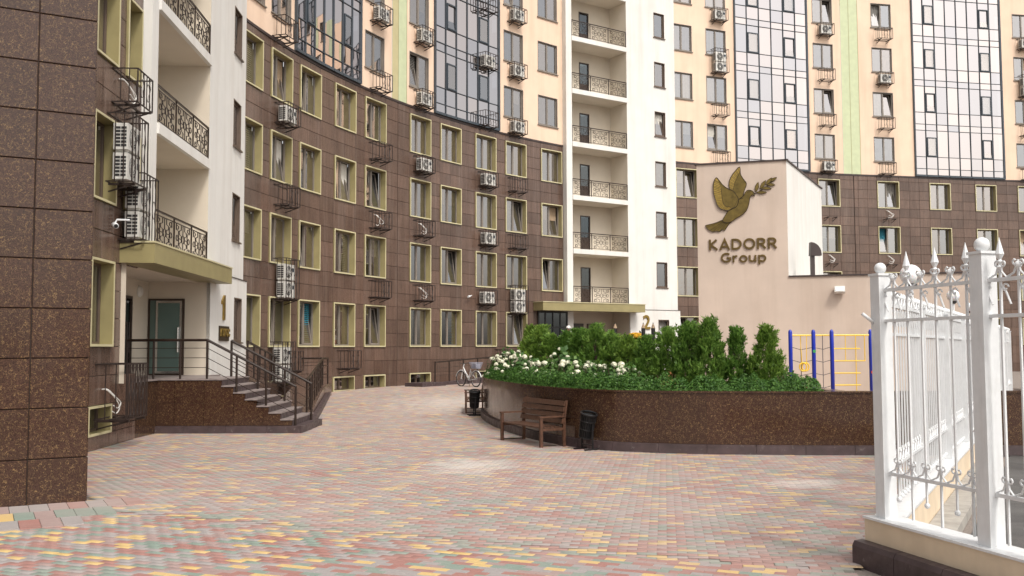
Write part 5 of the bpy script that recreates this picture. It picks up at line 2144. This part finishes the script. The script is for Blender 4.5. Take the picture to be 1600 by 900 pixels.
# withered low shrub and loose green underplanting
o = empty('withered_shrub', (3.42, 21.4, 1.06)); tag(o, 'low reddish brown withered shrub between hedge and thujas', 'shrub')
bm_ = BUSH[1].copy(); bm_.materials.clear(); bm_.materials.append(MATS['leaf_brown'])
f = put('foliage', bm_, o); f.scale = (1.0, .8, .75)
f = put('stem', STEMS, o); f.scale = (.9, .9, .9)
for x, y, s_, lab in [(4.1, 20.0, .75, 'low green shrub in front of the tallest thuja'), (4.8, 19.9, .8, 'low green shrub before the second thuja from the right'), (5.62, 19.6, .95, 'round green bush at the right end of the planting'),
                 (3.0, 20.6, .7, 'low green shrub right of the last hydrangea'), (2.1, 23.0, .95, 'green shrub behind the middle hydrangeas')]:
    o = empty('green_shrub', (x, y, 1.06), random.uniform(0, 6)); tag(o, lab, 'shrub', 'green shrubs under the thujas')
    bm2 = BUSH[0].copy() if False else BUSH[2]
    f = put('foliage', bm2, o); f.scale = (s_, s_, s_)
    f = put('stem', STEMS, o); f.scale = (s_, s_, s_)
# yellow flowering bush behind the thujas
o = empty('yellow_flower_bush', (5.25, 40.9, 0.36)); tag(o, 'yellow flowering bush glimpsed above the thujas', 'shrub')
f = put('foliage', BUSH[0], o, (0, 0, 1.15)); f.scale = (2.0, 2.0, 2.2)
MB().tube([(0, 0, 0), (0.03, 0, .8), (0, 0, 1.5)], [.05, .04, .02], 7).build('trunk', 'bark', o)
YF = flower_mesh(51, 'petal_yellow')
for k in range(22):
    a = r.uniform(0, 6.28); e = r.uniform(.5, 1.5)
    q = put('flower_head', YF, o, (math.cos(a) * math.cos(e) * .8, math.sin(a) * math.cos(e) * .8, 1.15 + math.sin(e) * 1.08)); q.scale = (1.1, 1.1, 1.1)

# ------------------------------------------------------------------ benches and bins
def bench(loc, rz, label):
    """local: x along the seat, +y towards the back"""
    b = tag(empty('wooden_bench', loc, rz), label, 'bench', 'wooden benches along the planter')
    W, D = 1.86, 0.60
    for x in (0.0, W - 0.06):
        for (ya, h_) in ((0.0, 0.60), (D - 0.06, 0.62)):
            MB().box(x, x + 0.06, ya, ya + 0.06, 0, h_).build('leg', 'wood', b)
        MB().box(x - 0.012, x + 0.072, -0.02, D, 0.602, 0.632).build('armrest', 'wood', b)
        MB().box(x + 0.018, x + 0.042, 0.061, D - 0.061, 0.015, 0.04).build('foot_rail', 'iron', b)
        MB().box(x + 0.01, x + 0.05, 0.061, D - 0.061, 0.33, 0.38).build('seat_rail', 'wood', b)
        MB().bar((x + 0.03, D - 0.04, 0.40), (x + 0.03, D + 0.04, 0.95), 0.045, 0.04).build('back_post', 'wood', b)
    for k in range(6):
        y = 0.03 + k * 0.085
        MB().box(0.062, W - 0.062, y, y + 0.070, 0.385, 0.410).build('seat_slat', 'wood', b)
    for k in range(4):
        z = 0.47 + k * 0.122
        yy = D - 0.085 + (z - 0.40) * 0.16
        MB().add([(-.0, yy - .03, z), (W, yy - .03, z), (W, yy, z), (0, yy, z), (0, yy - .004, z + .10), (W, yy - .004, z + .10), (W, yy + .026, z + .10), (0, yy + .026, z + .10)],
                 [(0, 3, 2, 1), (4, 5, 6, 7), (0, 1, 5, 4), (1, 2, 6, 5), (2, 3, 7, 6), (3, 0, 4, 7)]).build('back_slat', 'wood', b)
    return b


d1 = np.array([0.68, 19.93]) - np.array([-0.2, 21.66])
bench((-0.27, 21.48, 0), math.atan2(d1[1], d1[0]), 'brown wooden slat bench in front of the granite planter')
bench((-1.52, 30.85, gz(30)), R(-87), 'distant wooden bench seen end-on at the planter tip')


def bin_(loc, rz, label):
    b = tag(empty('litter_bin', loc, rz), label, 'litter bin', 'black litter bins beside the benches')
    tilt = R(15)
    m = MB()
    for x in (-0.17, 0.17):
        m.bar((x, -0.2, 0.015), (x, 0.2, 0.015), 0.045, 0.03)
        m.bar((x, 0, 0.03), (x, 0, 0.50), 0.035, 0.02)
    m.bar((-.17, 0, .10), (.17, 0, .10), 0.02)
    m.build('stand', 'black', b)
    m = MB()
    n_ = 22
    for k in range(n_):
        a = 2 * math.pi * k / n_
        m.bar((0.125 * math.cos(a), .125 * math.sin(a), -.22), (.155 * math.cos(a), .155 * math.sin(a), .27), .026, .008)
    for z, rr_ in ((-.22, .127), (-.05, .138), (.12, .15), (.27, .16)):
        m.tube([(rr_ * math.cos(a), rr_ * math.sin(a), z) for a in np.linspace(0, 2 * math.pi, 25)[:-1]], .011 if z < .2 else .022, 6, closed=True)
    m.lathe([(0.12, -.225), (0.12, -.215)], 20)
    c = m.build('basket', 'black', b, (0, 0, 0.46)); c.rotation_euler = (0, tilt, 0)
    m = MB(); m.lathe([(0.112, -.21), (0.138, .24)], 20); m.f.pop()
    c2 = m.build('liner', 'rubber', b, (0, 0, 0.46), smooth=False); c2.rotation_euler = (0, tilt, 0)
    return b


bin_((1.50, 19.45, 0), R(-55), 'black slatted litter bin right of the near bench')
bin_((-1.12, 28.55, gz(28.5)), R(-80), 'black litter bin beside the distant bench end')

# ------------------------------------------------------------------ bicycle
bk = empty('bicycle', (-2.25, 42.4, gz(42.4)), R(-50))
tag(bk, 'white bicycle with pale basket parked by the ramp railing', 'bicycle')
WR = 0.33
for x in (0.0, 1.06):
    w = empty('wheel_tmp') if False else None
    m = MB(); m.tube([(x + WR * math.cos(a), 0, WR + WR * math.sin(a)) for a in np.linspace(0, 2 * math.pi, 29)[:-1]], 0.022, 6, closed=True)
    ty = m.build('wheel', 'rubber', bk)
    m = MB(); m.tube([(x + (WR - .03) * math.cos(a), 0, WR + (WR - .03) * math.sin(a)) for a in np.linspace(0, 2 * math.pi, 29)[:-1]], 0.012, 5, closed=True)
    m.build('rim', 'chrome', ty)
    m = MB()
    for k in range(14):
        a = k * 2 * math.pi / 14
        m.bar((x, 0.02 * (-1) ** k, WR), (x + (WR - .03) * math.cos(a), 0, WR + (WR - .03) * math.sin(a)), .004)
    m.tube([(x, -.05, WR), (x, .05, WR)], .02, 8)
    m.build('spokes', 'chrome', ty)
    m = MB(); m.tube([(x + (WR + .045) * math.cos(a), 0, WR + (WR + .045) * math.sin(a)) for a in np.linspace(R(15) if x else R(40), R(165), 12)], .022, 5); m.build('mudguard', 'white_paint', bk)
hub, bb, hd, seat = (1.06, 0, WR), (0.56, 0, .28), (0.17, 0, .82), (0.68, 0, .75)
m = MB()
for a, b, r_2 in ((hd, bb, .028), ((0.20, 0, .70), (.60, 0, .38), .024), (bb, seat, .022), (bb, hub, .016), ((0.665, 0, .68), hub, .014), ((0, 0, WR), (.10, 0, .66), .018), ((.10, 0, .66), (.21, 0, .98), .02)):
    m.tube([a, b], r_2, 8)
m.build('frame', 'white_paint', bk)
MB().tube([(.30, -.28, 1.03), (.19, -.18, 1.02), (.20, 0, .98), (.19, .18, 1.02), (.30, .28, 1.03)], .014, 6).build('handlebar', 'black', bk)
MB().add([(.58, 0, .86), (.66, -.05, .86), (.82, -.09, .87), (.85, 0, .88), (.82, .09, .87), (.66, .05, .86), (.7, 0, .80)], [(0, 1, 2, 3, 4, 5), (0, 6, 1), (1, 6, 2), (2, 6, 3), (3, 6, 4), (4, 6, 5), (5, 6, 0)]).build('saddle', 'black', bk)
MB().tube([seat, (.70, 0, .82)], .014, 6).build('seat_post', 'chrome', bk)
m = MB()
for k in range(6):
    z = .80 + .05 * k; e = .13 + .012 * k
    m.tube([(1.06 + sx * e * 1.25, sy * e, z) for sx, sy in ((-1, -1), (1, -1), (1, 1), (-1, 1))], .008, 4, closed=True)
for k in range(8):
    for sy in (-1, 1):
        u = -1 + 2 * k / 7
        m.bar((1.06 + u * .16, sy * .13, .80), (1.06 + u * .235, sy * .19, 1.05), .008)
    for sx in (-1, 1):
        m.bar((1.06 + sx * .16, u * .13, .80), (1.06 + sx * .235, u * .19, 1.05), .008)
m.box(.90, 1.22, -.13, .13, .79, .80)
m.box(.93, 1.20, -.12, .12, .82, 1.0)
m.build('rear_basket', 'basket', bk)
m = MB(); m.bar((.85, 0, .76), (1.25, 0, .77), .12, .015); m.bar((1.2, .05, .76), (1.08, .05, WR), .012); m.bar((1.2, -.05, .76), (1.08, -.05, WR), .012); m.build('carrier', 'chrome', bk)
m = MB(); m.tube([(.56 + .09 * math.cos(a), -.05, .28 + .09 * math.sin(a)) for a in np.linspace(0, 6.28, 17)[:-1]], .008, 5, closed=True); m.bar((.56, -.08, .28), (.66, -.08, .14), .018); m.bar((.56, .08, .28), (.46, .08, .42), .018)
m.bar((.66, -.17, .14), (.66, -.07, .14), .05, .02); m.bar((.46, .07, .42), (.46, .17, .42), .05, .02); m.bar((.5, .06, .2), (.38, .17, .01), .015); m.build('crank', 'black', bk)

# ------------------------------------------------------------------ playground frame
pg = tag(empty('climbing_frame', (8.7, 30, 0)), 'blue and yellow playground climbing frame with rings and net', 'climbing frame')
gx = 8.7
PZ_ = 2.52
posts = [(8.68, 30.0), (9.40, 30.0), (9.97, 30.0), (11.20, 30.05)]
for x, y in posts:
    m = MB(); m.lathe([(.062, 0), (.062, PZ_ - .03), (.05, PZ_ + .03), (.012, PZ_ + .06)], 14, (x - gx, y - 30, 0)); m.build('post', 'blue_paint', pg, smooth=True)
MB().tube([(8.68 - gx, 0, 2.40), (11.2 - gx, .05, 2.40)], .026, 8).build('top_bar', 'yellow_paint', pg)
m = MB()
for z in (.4, .8, 1.2, 1.6, 2.0):
    m.tube([(8.72 - gx, 0, z + .03), (9.0 - gx, .01, z - .05), (9.36 - gx, 0, z + .02)], .010, 5)
    m.tube([(9.44 - gx, 0, z + .01), (9.7 - gx, .01, z - .04), (9.93 - gx, 0, z + .03)], .010, 5)
for x in (9.0, 9.68):
    m.tube([(x - gx, 0, 0), (x - gx, 0, 2.4)], .011, 5)
m.build('rope_net', 'rope', pg)
for x in (9.07, ):
    m = MB(); m.tube([(x - gx - .07, -.1, 1.50), (x - gx - .10, -.05, 2.4)], .012, 5); m.tube([(x - gx + .07, -.1, 1.50), (x - gx + .10, -.05, 2.4)], .012, 5); m.build('ring_strap', 'yellow_paint', pg)
for dx in (-.05, .04):
    m = MB(); m.tube([(9.07 - gx + dx + .11 * math.cos(a), -.1 + dx * .5, 1.42 + .13 * math.sin(a)) for a in np.linspace(0, 6.283, 19)[:-1]], .022, 6, closed=True); m.build('gym_ring', 'yellow_paint', pg, smooth=True)
for z in (.45, .85, 1.22, 1.60, 1.98):
    MB().tube([(9.97 - gx, 0, z), ((10.85 if abs(z - 1.6) > .05 else 11.0) - gx, .02, z)], .02, 7).build('rung', 'yellow_paint', pg)
m = MB(); m.tube([(10.72 - gx, .02, 0), (10.72 - gx, .02, 2.4)], .014, 6); m.tube([(11.0 - gx, .02, 1.6), (11.0 - gx, .02, 2.4)], .014, 6); m.tube([(10.4 - gx, .02, 1.6), (10.4 - gx, .02, 2.4)], .012, 6); m.build('upright', 'yellow_paint', pg)
for x, z, mt in ((9.40, 1.9, 'green_paint'), (11.2, 1.25, 'red_paint')):
    MB().tube([(x - gx, -.075, z), (x - gx, -.055, z)], .05, 10).build('cap', mt, pg)

# pencil posts
for x, y, lab in ((4.29, 40.0, 'single pencil-shaped post left of the number two'), (5.46, 40.0, 'left of two pencil-shaped posts by the number two'), (5.87, 40.0, 'right of two pencil-shaped posts by the number two')):
    o = tag(empty('pencil_post', (x, y, gz(y))), lab, 'post', 'pencil-shaped posts')
    MB().lathe([(.085, 0), (.085, 2.50)], 6).build('shaft', 'black', o)
    MB().lathe([(.085, 2.501), (.025, 2.68)], 12).build('tip', 'curtain_tan', o)
    MB().lathe([(.025, 2.681), (.006, 2.74)], 8).build('lead', 'black', o)

# ------------------------------------------------------------------ person with a white cap near entrance two
def person(loc, rz):
    root = tag(empty('person', loc, rz), 'person in a white cap and pale top behind the thujas', 'person')
    def skin(name, verts, edges, radii, mat, rootv=0):
        me = bpy.data.meshes.new(name)
        me.from_pydata(verts, edges, [])
        ob = bpy.data.objects.new(name, me); COL.objects.link(ob)
        md = ob.modifiers.new('skin', 'SKIN'); ob.modifiers.new('sub', 'SUBSURF').levels = 1
        sv = me.skin_vertices[0].data
        for i, rr_ in enumerate(radii):
            sv[i].radius = (rr_, rr_ * .85); sv[i].use_root = (i == rootv)
        bpy.context.view_layer.update()
        m2 = bpy.data.meshes.new_from_object(ob.evaluated_get(bpy.context.evaluated_depsgraph_get()))
        bpy.data.objects.remove(ob)
        m2.materials.clear(); m2.materials.append(MATS[mat])
        m2.polygons.foreach_set('use_smooth', [True] * len(m2.polygons))
        return put(name, m2, root)
    V_ = [(0, 0, .92), (0, 0, 1.15), (0, 0, 1.38), (0, -.01, 1.50), (0, -.02, 1.58), (0, -.03, 1.68),
          (.09, 0, .88), (.10, -.02, .48), (.10, .02, .08), (.10, -.12, .03), (-.09, 0, .88), (-.10, .02, .48), (-.10, .06, .08), (-.10, -.08, .03),
          (.18, 0, 1.40), (.24, .03, 1.12), (.22, -.10, .90), (.21, -.15, .82), (-.18, 0, 1.40), (-.24, .03, 1.12), (-.22, -.10, .90), (-.21, -.15, .82)]
    E_ = [(0, 1), (1, 2), (2, 3), (3, 4), (4, 5), (0, 6), (6, 7), (7, 8), (8, 9), (0, 10), (10, 11), (11, 12), (12, 13), (2, 14), (14, 15), (15, 16), (16, 17), (2, 18), (18, 19), (19, 20), (20, 21)]
    Rd = [.15, .14, .15, .06, .075, .085, .10, .07, .045, .04, .10, .07, .045, .04, .065, .05, .038, .03, .065, .05, .038, .03]
    skin('body', V_, E_, Rd, 'skin')
    skin('shirt', [(0, 0, .90), (0, 0, 1.15), (0, 0, 1.39), (0, 0, 1.46), (.18, 0, 1.40), (.235, .02, 1.18), (-.18, 0, 1.40), (-.235, .02, 1.18)], [(0, 1), (1, 2), (2, 3), (2, 4), (4, 5), (2, 6), (6, 7)], [.165, .16, .165, .075, .08, .07, .08, .07], 'cloth_pale')
    skin('trousers', [(0, 0, .95), (.09, 0, .86), (.10, -.02, .48), (.10, .02, .12), (-.09, 0, .86), (-.10, .02, .48), (-.10, .06, .12)], [(0, 1), (1, 2), (2, 3), (0, 4), (4, 5), (5, 6)], [.16, .115, .085, .065, .115, .085, .065], 'cloth_dark')
    m = MB(); m.lathe([(.108, 0), (.112, .04), (.10, .085), (.06, .115), (.005, .125)], 14, (0, -.03, 1.69)); m.box(-.07, .07, -.22, -.12, 1.69, 1.705); m.build('cap', 'cap_white', root)
    m = MB(); m.ball((.035, -.108, 1.665), .012, 8, 6); m.ball((-.035, -.108, 1.665), .012, 8, 6); m.build('eyes', 'black', root)
    MB().add([(0, -.135, 1.635), (.016, -.105, 1.625), (-.016, -.105, 1.625), (0, -.105, 1.67)], [(0, 1, 3), (0, 3, 2), (0, 2, 1)]).build('nose', 'skin', root)
    MB().box(-.026, .026, -.113, -.105, 1.595, 1.603).build('mouth', 'red_paint', root)


person((2.70, 46.2, 1.28), R(15))
trc = MB(); trc.box(-0.9, 0.9, -0.9, 0.9, 0, 1.28 - 0.36)
o = trc.build('terrace', 'plinth', None, (2.7, 46.2, 0.36)); o['kind'] = 'structure'

# ------------------------------------------------------------------ white wrought iron fence
fn = tag(empty('iron_fence', (FENCE_A[0], FENCE_A[1], 0)), 'white wrought iron fence with spear and ball tips on a beige plinth', 'fence')
fo = FENCE_A
ZP = 0.44                                            # top of plinth
RZ = (0.86, 2.29, 2.58)                              # rails


def spear_mesh():
    m = MB()
    m.box(-.009, .009, -.009, .009, ZP + .04, 2.72)
    m.lathe([(.012, 2.66), (.026, 2.68), (.014, 2.70), (.024, 2.725), (.012, 2.74)], 8)
    m.lathe([(.012, 2.74), (.034, 2.785), (.030, 2.80), (.001, 2.92)], 8)
    return m.mesh('spear_picket', 'white_paint')


def ball_mesh():
    m = MB()
    m.box(-.008, .008, -.008, .008, .66, 2.66)
    m.ball((0, 0, 2.685), .030, 10, 6)
    m.ball((0, 0, .64), .026, 10, 6)
    return m.mesh('ball_picket', 'white_paint')


def scroll_pts(cx_, cz, r0, turns, start, sgn, n=14):
    return [(cx_ + sgn * r0 * (1 - .75 * i / n) * math.cos(start + turns * 6.283 * i / n), 0, cz + r0 * (1 - .75 * i / n) * math.sin(start + turns * 6.283 * i / n)) for i in range(n + 1)]


def scroll_mesh(sp, base, low):
    """scrollwork of one bay between two pickets (local x from 0 to sp), standing on a rail"""
    m = MB()
    m.tube([(0.0, 0, base + .13), (.02, 0, base + .06), (sp * .35, 0, base + .015), (sp * .75, 0, base + .045), (sp * .95, 0, base + .12)], .009, 5)
    m.tube(scroll_pts(.032, base + .13, .034, .95, math.pi * .9, 1), .008, 5)
    m.tube(scroll_pts(sp - .035, base + .135, .036, .95, math.pi * .9, -1), .008, 5)
    if low:
        m.tube([(0.0, 0, base + .02), (0.0, 0, base - .03), (sp * .3, 0, base - .10), (sp * .55, 0, base - .20)], .009, 5)
        m.tube(scroll_pts(.05, base - .07, .038, .95, 0.2, 1), .008, 5)
    return m.mesh('scroll', 'white_paint')


SPEAR, BALL = spear_mesh(), ball_mesh()
SCR = {}


def fence_run(a, b, n, first_ball=True, dz=0.0, spears=True):
    a, b = np.array(a), np.array(b)
    d = b - a; Lr = float(np.hypot(*d)); d = d / Lr; an_ = math.atan2(d[1], d[0])
    sp = Lr / (n + 1)
    for z, hh in zip(RZ, (.030, .028, .030)):
        MB().box(0, Lr, -.016, .016, z - hh / 2, z + hh / 2).build('rail', 'white_paint', fn, (a[0] - fo[0], a[1] - fo[1], dz if z > 1 else 0), an_)
    k = round(sp, 3)
    if k not in SCR:
        SCR[k] = (scroll_mesh(sp, RZ[2], True), scroll_mesh(sp, RZ[0], False))
    for i in range(n + 1):
        p = a + d * sp * i - fo
        put('scroll', SCR[k][0], fn, (p[0], p[1], dz), an_)
        put('scroll', SCR[k][1], fn, (p[0], p[1], 0), an_)
        if i:
            isb = (i % 2) == first_ball or not spears
            put('ball_picket' if isb else 'spear_picket', BALL if isb else SPEAR, fn, (p[0], p[1], dz), an_)


def fence_post(p, w, rz, top=2.72, ball=.055):
    m = MB()
    h_ = w / 2
    m.box(-h_, h_, -h_, h_, ZP, top)
    m.box(-h_ - .012, h_ + .012, -h_ - .012, h_ + .012, top, top + .022)
    q = m.build('post', 'white_paint', fn, (p[0] - fo[0], p[1] - fo[1], 0), rz)
    MB().ball((0, 0, top + .022 + ball * .92), ball, 18, 12).build('post_ball', 'white_paint', q, smooth=True)


angAB = math.atan2(*(FENCE_B - FENCE_A)[::-1])
fence_post(FENCE_A, .135, angAB, 2.72, .055)
fence_post(FENCE_B, .145, angAB, 2.80, .062)
FC_ = FENCE_B + (FENCE_B - FENCE_A)
fence_post(FC_, .155, angAB, 2.80, .062)
fence_run(FENCE_A, FENCE_B, 6)
fence_run(FENCE_B, FC_, 6, False)
pitch = 2.75
nrun = 9
angR = math.atan2(FENCE_DIR[1], FENCE_DIR[0])
fd = FENCE_DIR / np.hypot(*FENCE_DIR)
for k in range(nrun):
    a = FENCE_A + fd * pitch * k; b = FENCE_A + fd * pitch * (k + 1)
    fence_run(a, b, 13, dz=-0.12, spears=False)
    fence_post(b, .13, angR, 2.50, .045)
# plinth wall and kerb
m = MB()


def strip(m, p, q, w0, w1, z0, z1):
    """box along p->q, from w0 to w1 to the right of travel"""
    p, q = np.array(p) - fo, np.array(q) - fo
    d = (q - p) / np.hypot(*(q - p)); nr_ = np.array([d[1], -d[0]])
    c = [p + nr_ * w0, q + nr_ * w0, q + nr_ * w1, p + nr_ * w1]
    m.add([(*x, z0) for x in c] + [(*x, z1) for x in c], [(0, 3, 2, 1), (4, 5, 6, 7), (0, 1, 5, 4), (1, 2, 6, 5), (2, 3, 7, 6), (3, 0, 4, 7)])


dAB = (FENCE_B - FENCE_A) / np.hypot(*(FENCE_B - FENCE_A))
strip(m, FENCE_A - dAB * .16, FC_, .13, -.16, -.045, ZP - .022)
strip(m, FENCE_A + fd * .1, FENCE_A + fd * pitch * nrun, .14, -.12, -0.02, ZP - .024)
m.build('plinth', 'plinth_beige', fn)
m = MB()
strip(m, FENCE_A - dAB * .17, FC_, .145, -.17, ZP - .022, ZP)
strip(m, FENCE_A + fd * .15, FENCE_A + fd * pitch * nrun, .155, -.13, ZP - .0235, ZP - .002)
m.build('plinth_cap', 'white_paint', fn)
for k in range(5):
    m = MB(); a = FENCE_A - dAB * .20 + dAB * .62 * k
    # chamfered kerb stone
    p, q = a - fo, a + dAB * .612 - fo
    nr_ = np.array([dAB[1], -dAB[0]])
    prof_ = [(.245, -.045), (.245, .16), (.22, .205), (.135, .215), (.135, -.045)]
    vs = [(*(p + nr_ * w), z) for w, z in prof_] + [(*(q + nr_ * w), z) for w, z in prof_]
    nn_ = len(prof_)
    m.add(vs, [tuple(range(nn_)), tuple(reversed(range(nn_, 2 * nn_)))] + [(i, i + nn_, (i + 1) % nn_ + nn_, (i + 1) % nn_) for i in range(nn_)])
    m.build('kerb_stone', 'plinth', fn)
m = MB(); a = FENCE_A - dAB * .43 - fo
# return kerb at the left end
strip(m, FENCE_A - dAB * .198, FENCE_A - dAB * .162, .134, -.18, -.045, .20); m.build('kerb_end', 'plinth', fn)
# gutter strip and drive kerb on the far side of the receding run
m = MB()
strip(m, FENCE_A + fd * .6, FENCE_A + fd * pitch * nrun, .45, .15, -.02, .10)
m.build('drive_kerb', 'kerb_concrete', fn)

# small white pipe on the near end post
pp = empty('pipe_lamp', (FENCE_A[0] - .06, FENCE_A[1] + .02, 2.27))
tag(pp, 'short white tube sticking out of the near fence post', 'pipe')
MB().tube([(0, 0, 0), (-.12, -.02, .09)], .017, 10).build('tube', 'white_paint', pp, smooth=True)
MB().tube([(.01, 0, -.035), (.01, 0, .02)], .012, 8).build('bracket', 'white_paint', pp)

# globe lamps along the receding fence
for (x, y, z, lab) in ((5.83, 14.0, 3.09, 'nearest and largest white globe lamp behind the fence'), (10.9, 23.7, 3.29, 'second white globe lamp along the fence'), (15.3, 32.0, 3.34, 'farthest and smallest white globe lamp along the fence')):
    o = tag(empty('globe_lamp', (x, y, 0)), lab, 'lamp', 'globe lamps along the fence')
    MB().lathe([(.05, 0), (.045, .3), (.032, .35), (.032, z - .19)], 10).build('pole', 'white_paint', o)
    MB().lathe([(.05, z - .20), (.085, z - .17), (.085, z - .135)], 14).build('collar', 'black', o)
    MB().ball((0, 0, z), .152, 22, 14).build('globe', 'globe', o, smooth=True)

# ------------------------------------------------------------------ driveway beyond: retaining wall, second fence and a car
m = MB(); m.box(0, .35, 0, 6, 0, 3.3)
o = m.build('boundary_wall', 'annex', None, (18.6, 33.2, 0), R(-24)); tag(o, 'beige wall end beside the driveway right of the fence post', 'wall')
f2 = tag(empty('iron_fence', (19.5, 36.5, 0)), 'distant white fence across the end of the driveway', 'fence')
for k in range(36):
    put('picket', SPEAR, f2, (k * .17, 0, -.6))
MB().box(0, 6.2, -.02, .02, 1.9, 1.95).build('rail', 'white_paint', f2); MB().box(0, 6.2, -.02, .02, .3, .35).build('rail', 'white_paint', f2)


def car(loc, rz, label):
    c = tag(empty('parked_car', loc, rz), label, 'car')
    prof_ = [(-2.1, .28), (-2.12, .62), (-2.0, .86), (-1.2, .95), (-.5, 1.42), (.9, 1.45), (1.65, 1.0), (2.05, .92), (2.12, .6), (2.1, .28)]
    m = MB()
    for y0, y1, inset in ((-.85, .85, 0),):
        m.prism([(x, z) for x, z in prof_], y0, y1)
    m.build('body', 'car_white', c)
    g = [(-1.1, .96), (-.48, 1.37), (.86, 1.40), (1.5, 1.0)]
    for y in (-.856, .844):
        MB().prism(g[::-1], y, y + .012).build('window', 'car_dark', c)
    MB().add([(-1.25, -.72, .97), (-1.25, .72, .97), (-.56, .66, 1.41), (-.56, -.66, 1.41)], [(0, 1, 2, 3)]).build('windscreen', 'car_dark', c)
    for x in (-1.3, 1.35):
        for y in (-.80, .80):
            w = MB().tube([(x, y - .1, .31), (x, y + .1, .31)], .31, 20).build('wheel', 'rubber', c)
            MB().tube([(x, y - .105, .31), (x, y + .105, .31)], .19, 14).build('rim', 'chrome', w)
    for y in (-.6, .6):
        MB().box(-2.135, -2.08, y - .17, y + .17, .62, .76).build('headlight', 'globe', c)
    MB().box(-2.13, -2.09, -.4, .4, .38, .55).build('grille', 'black', c)


car((17.9, 31.3, 0), R(65), 'white car parked on the driveway at the right edge')
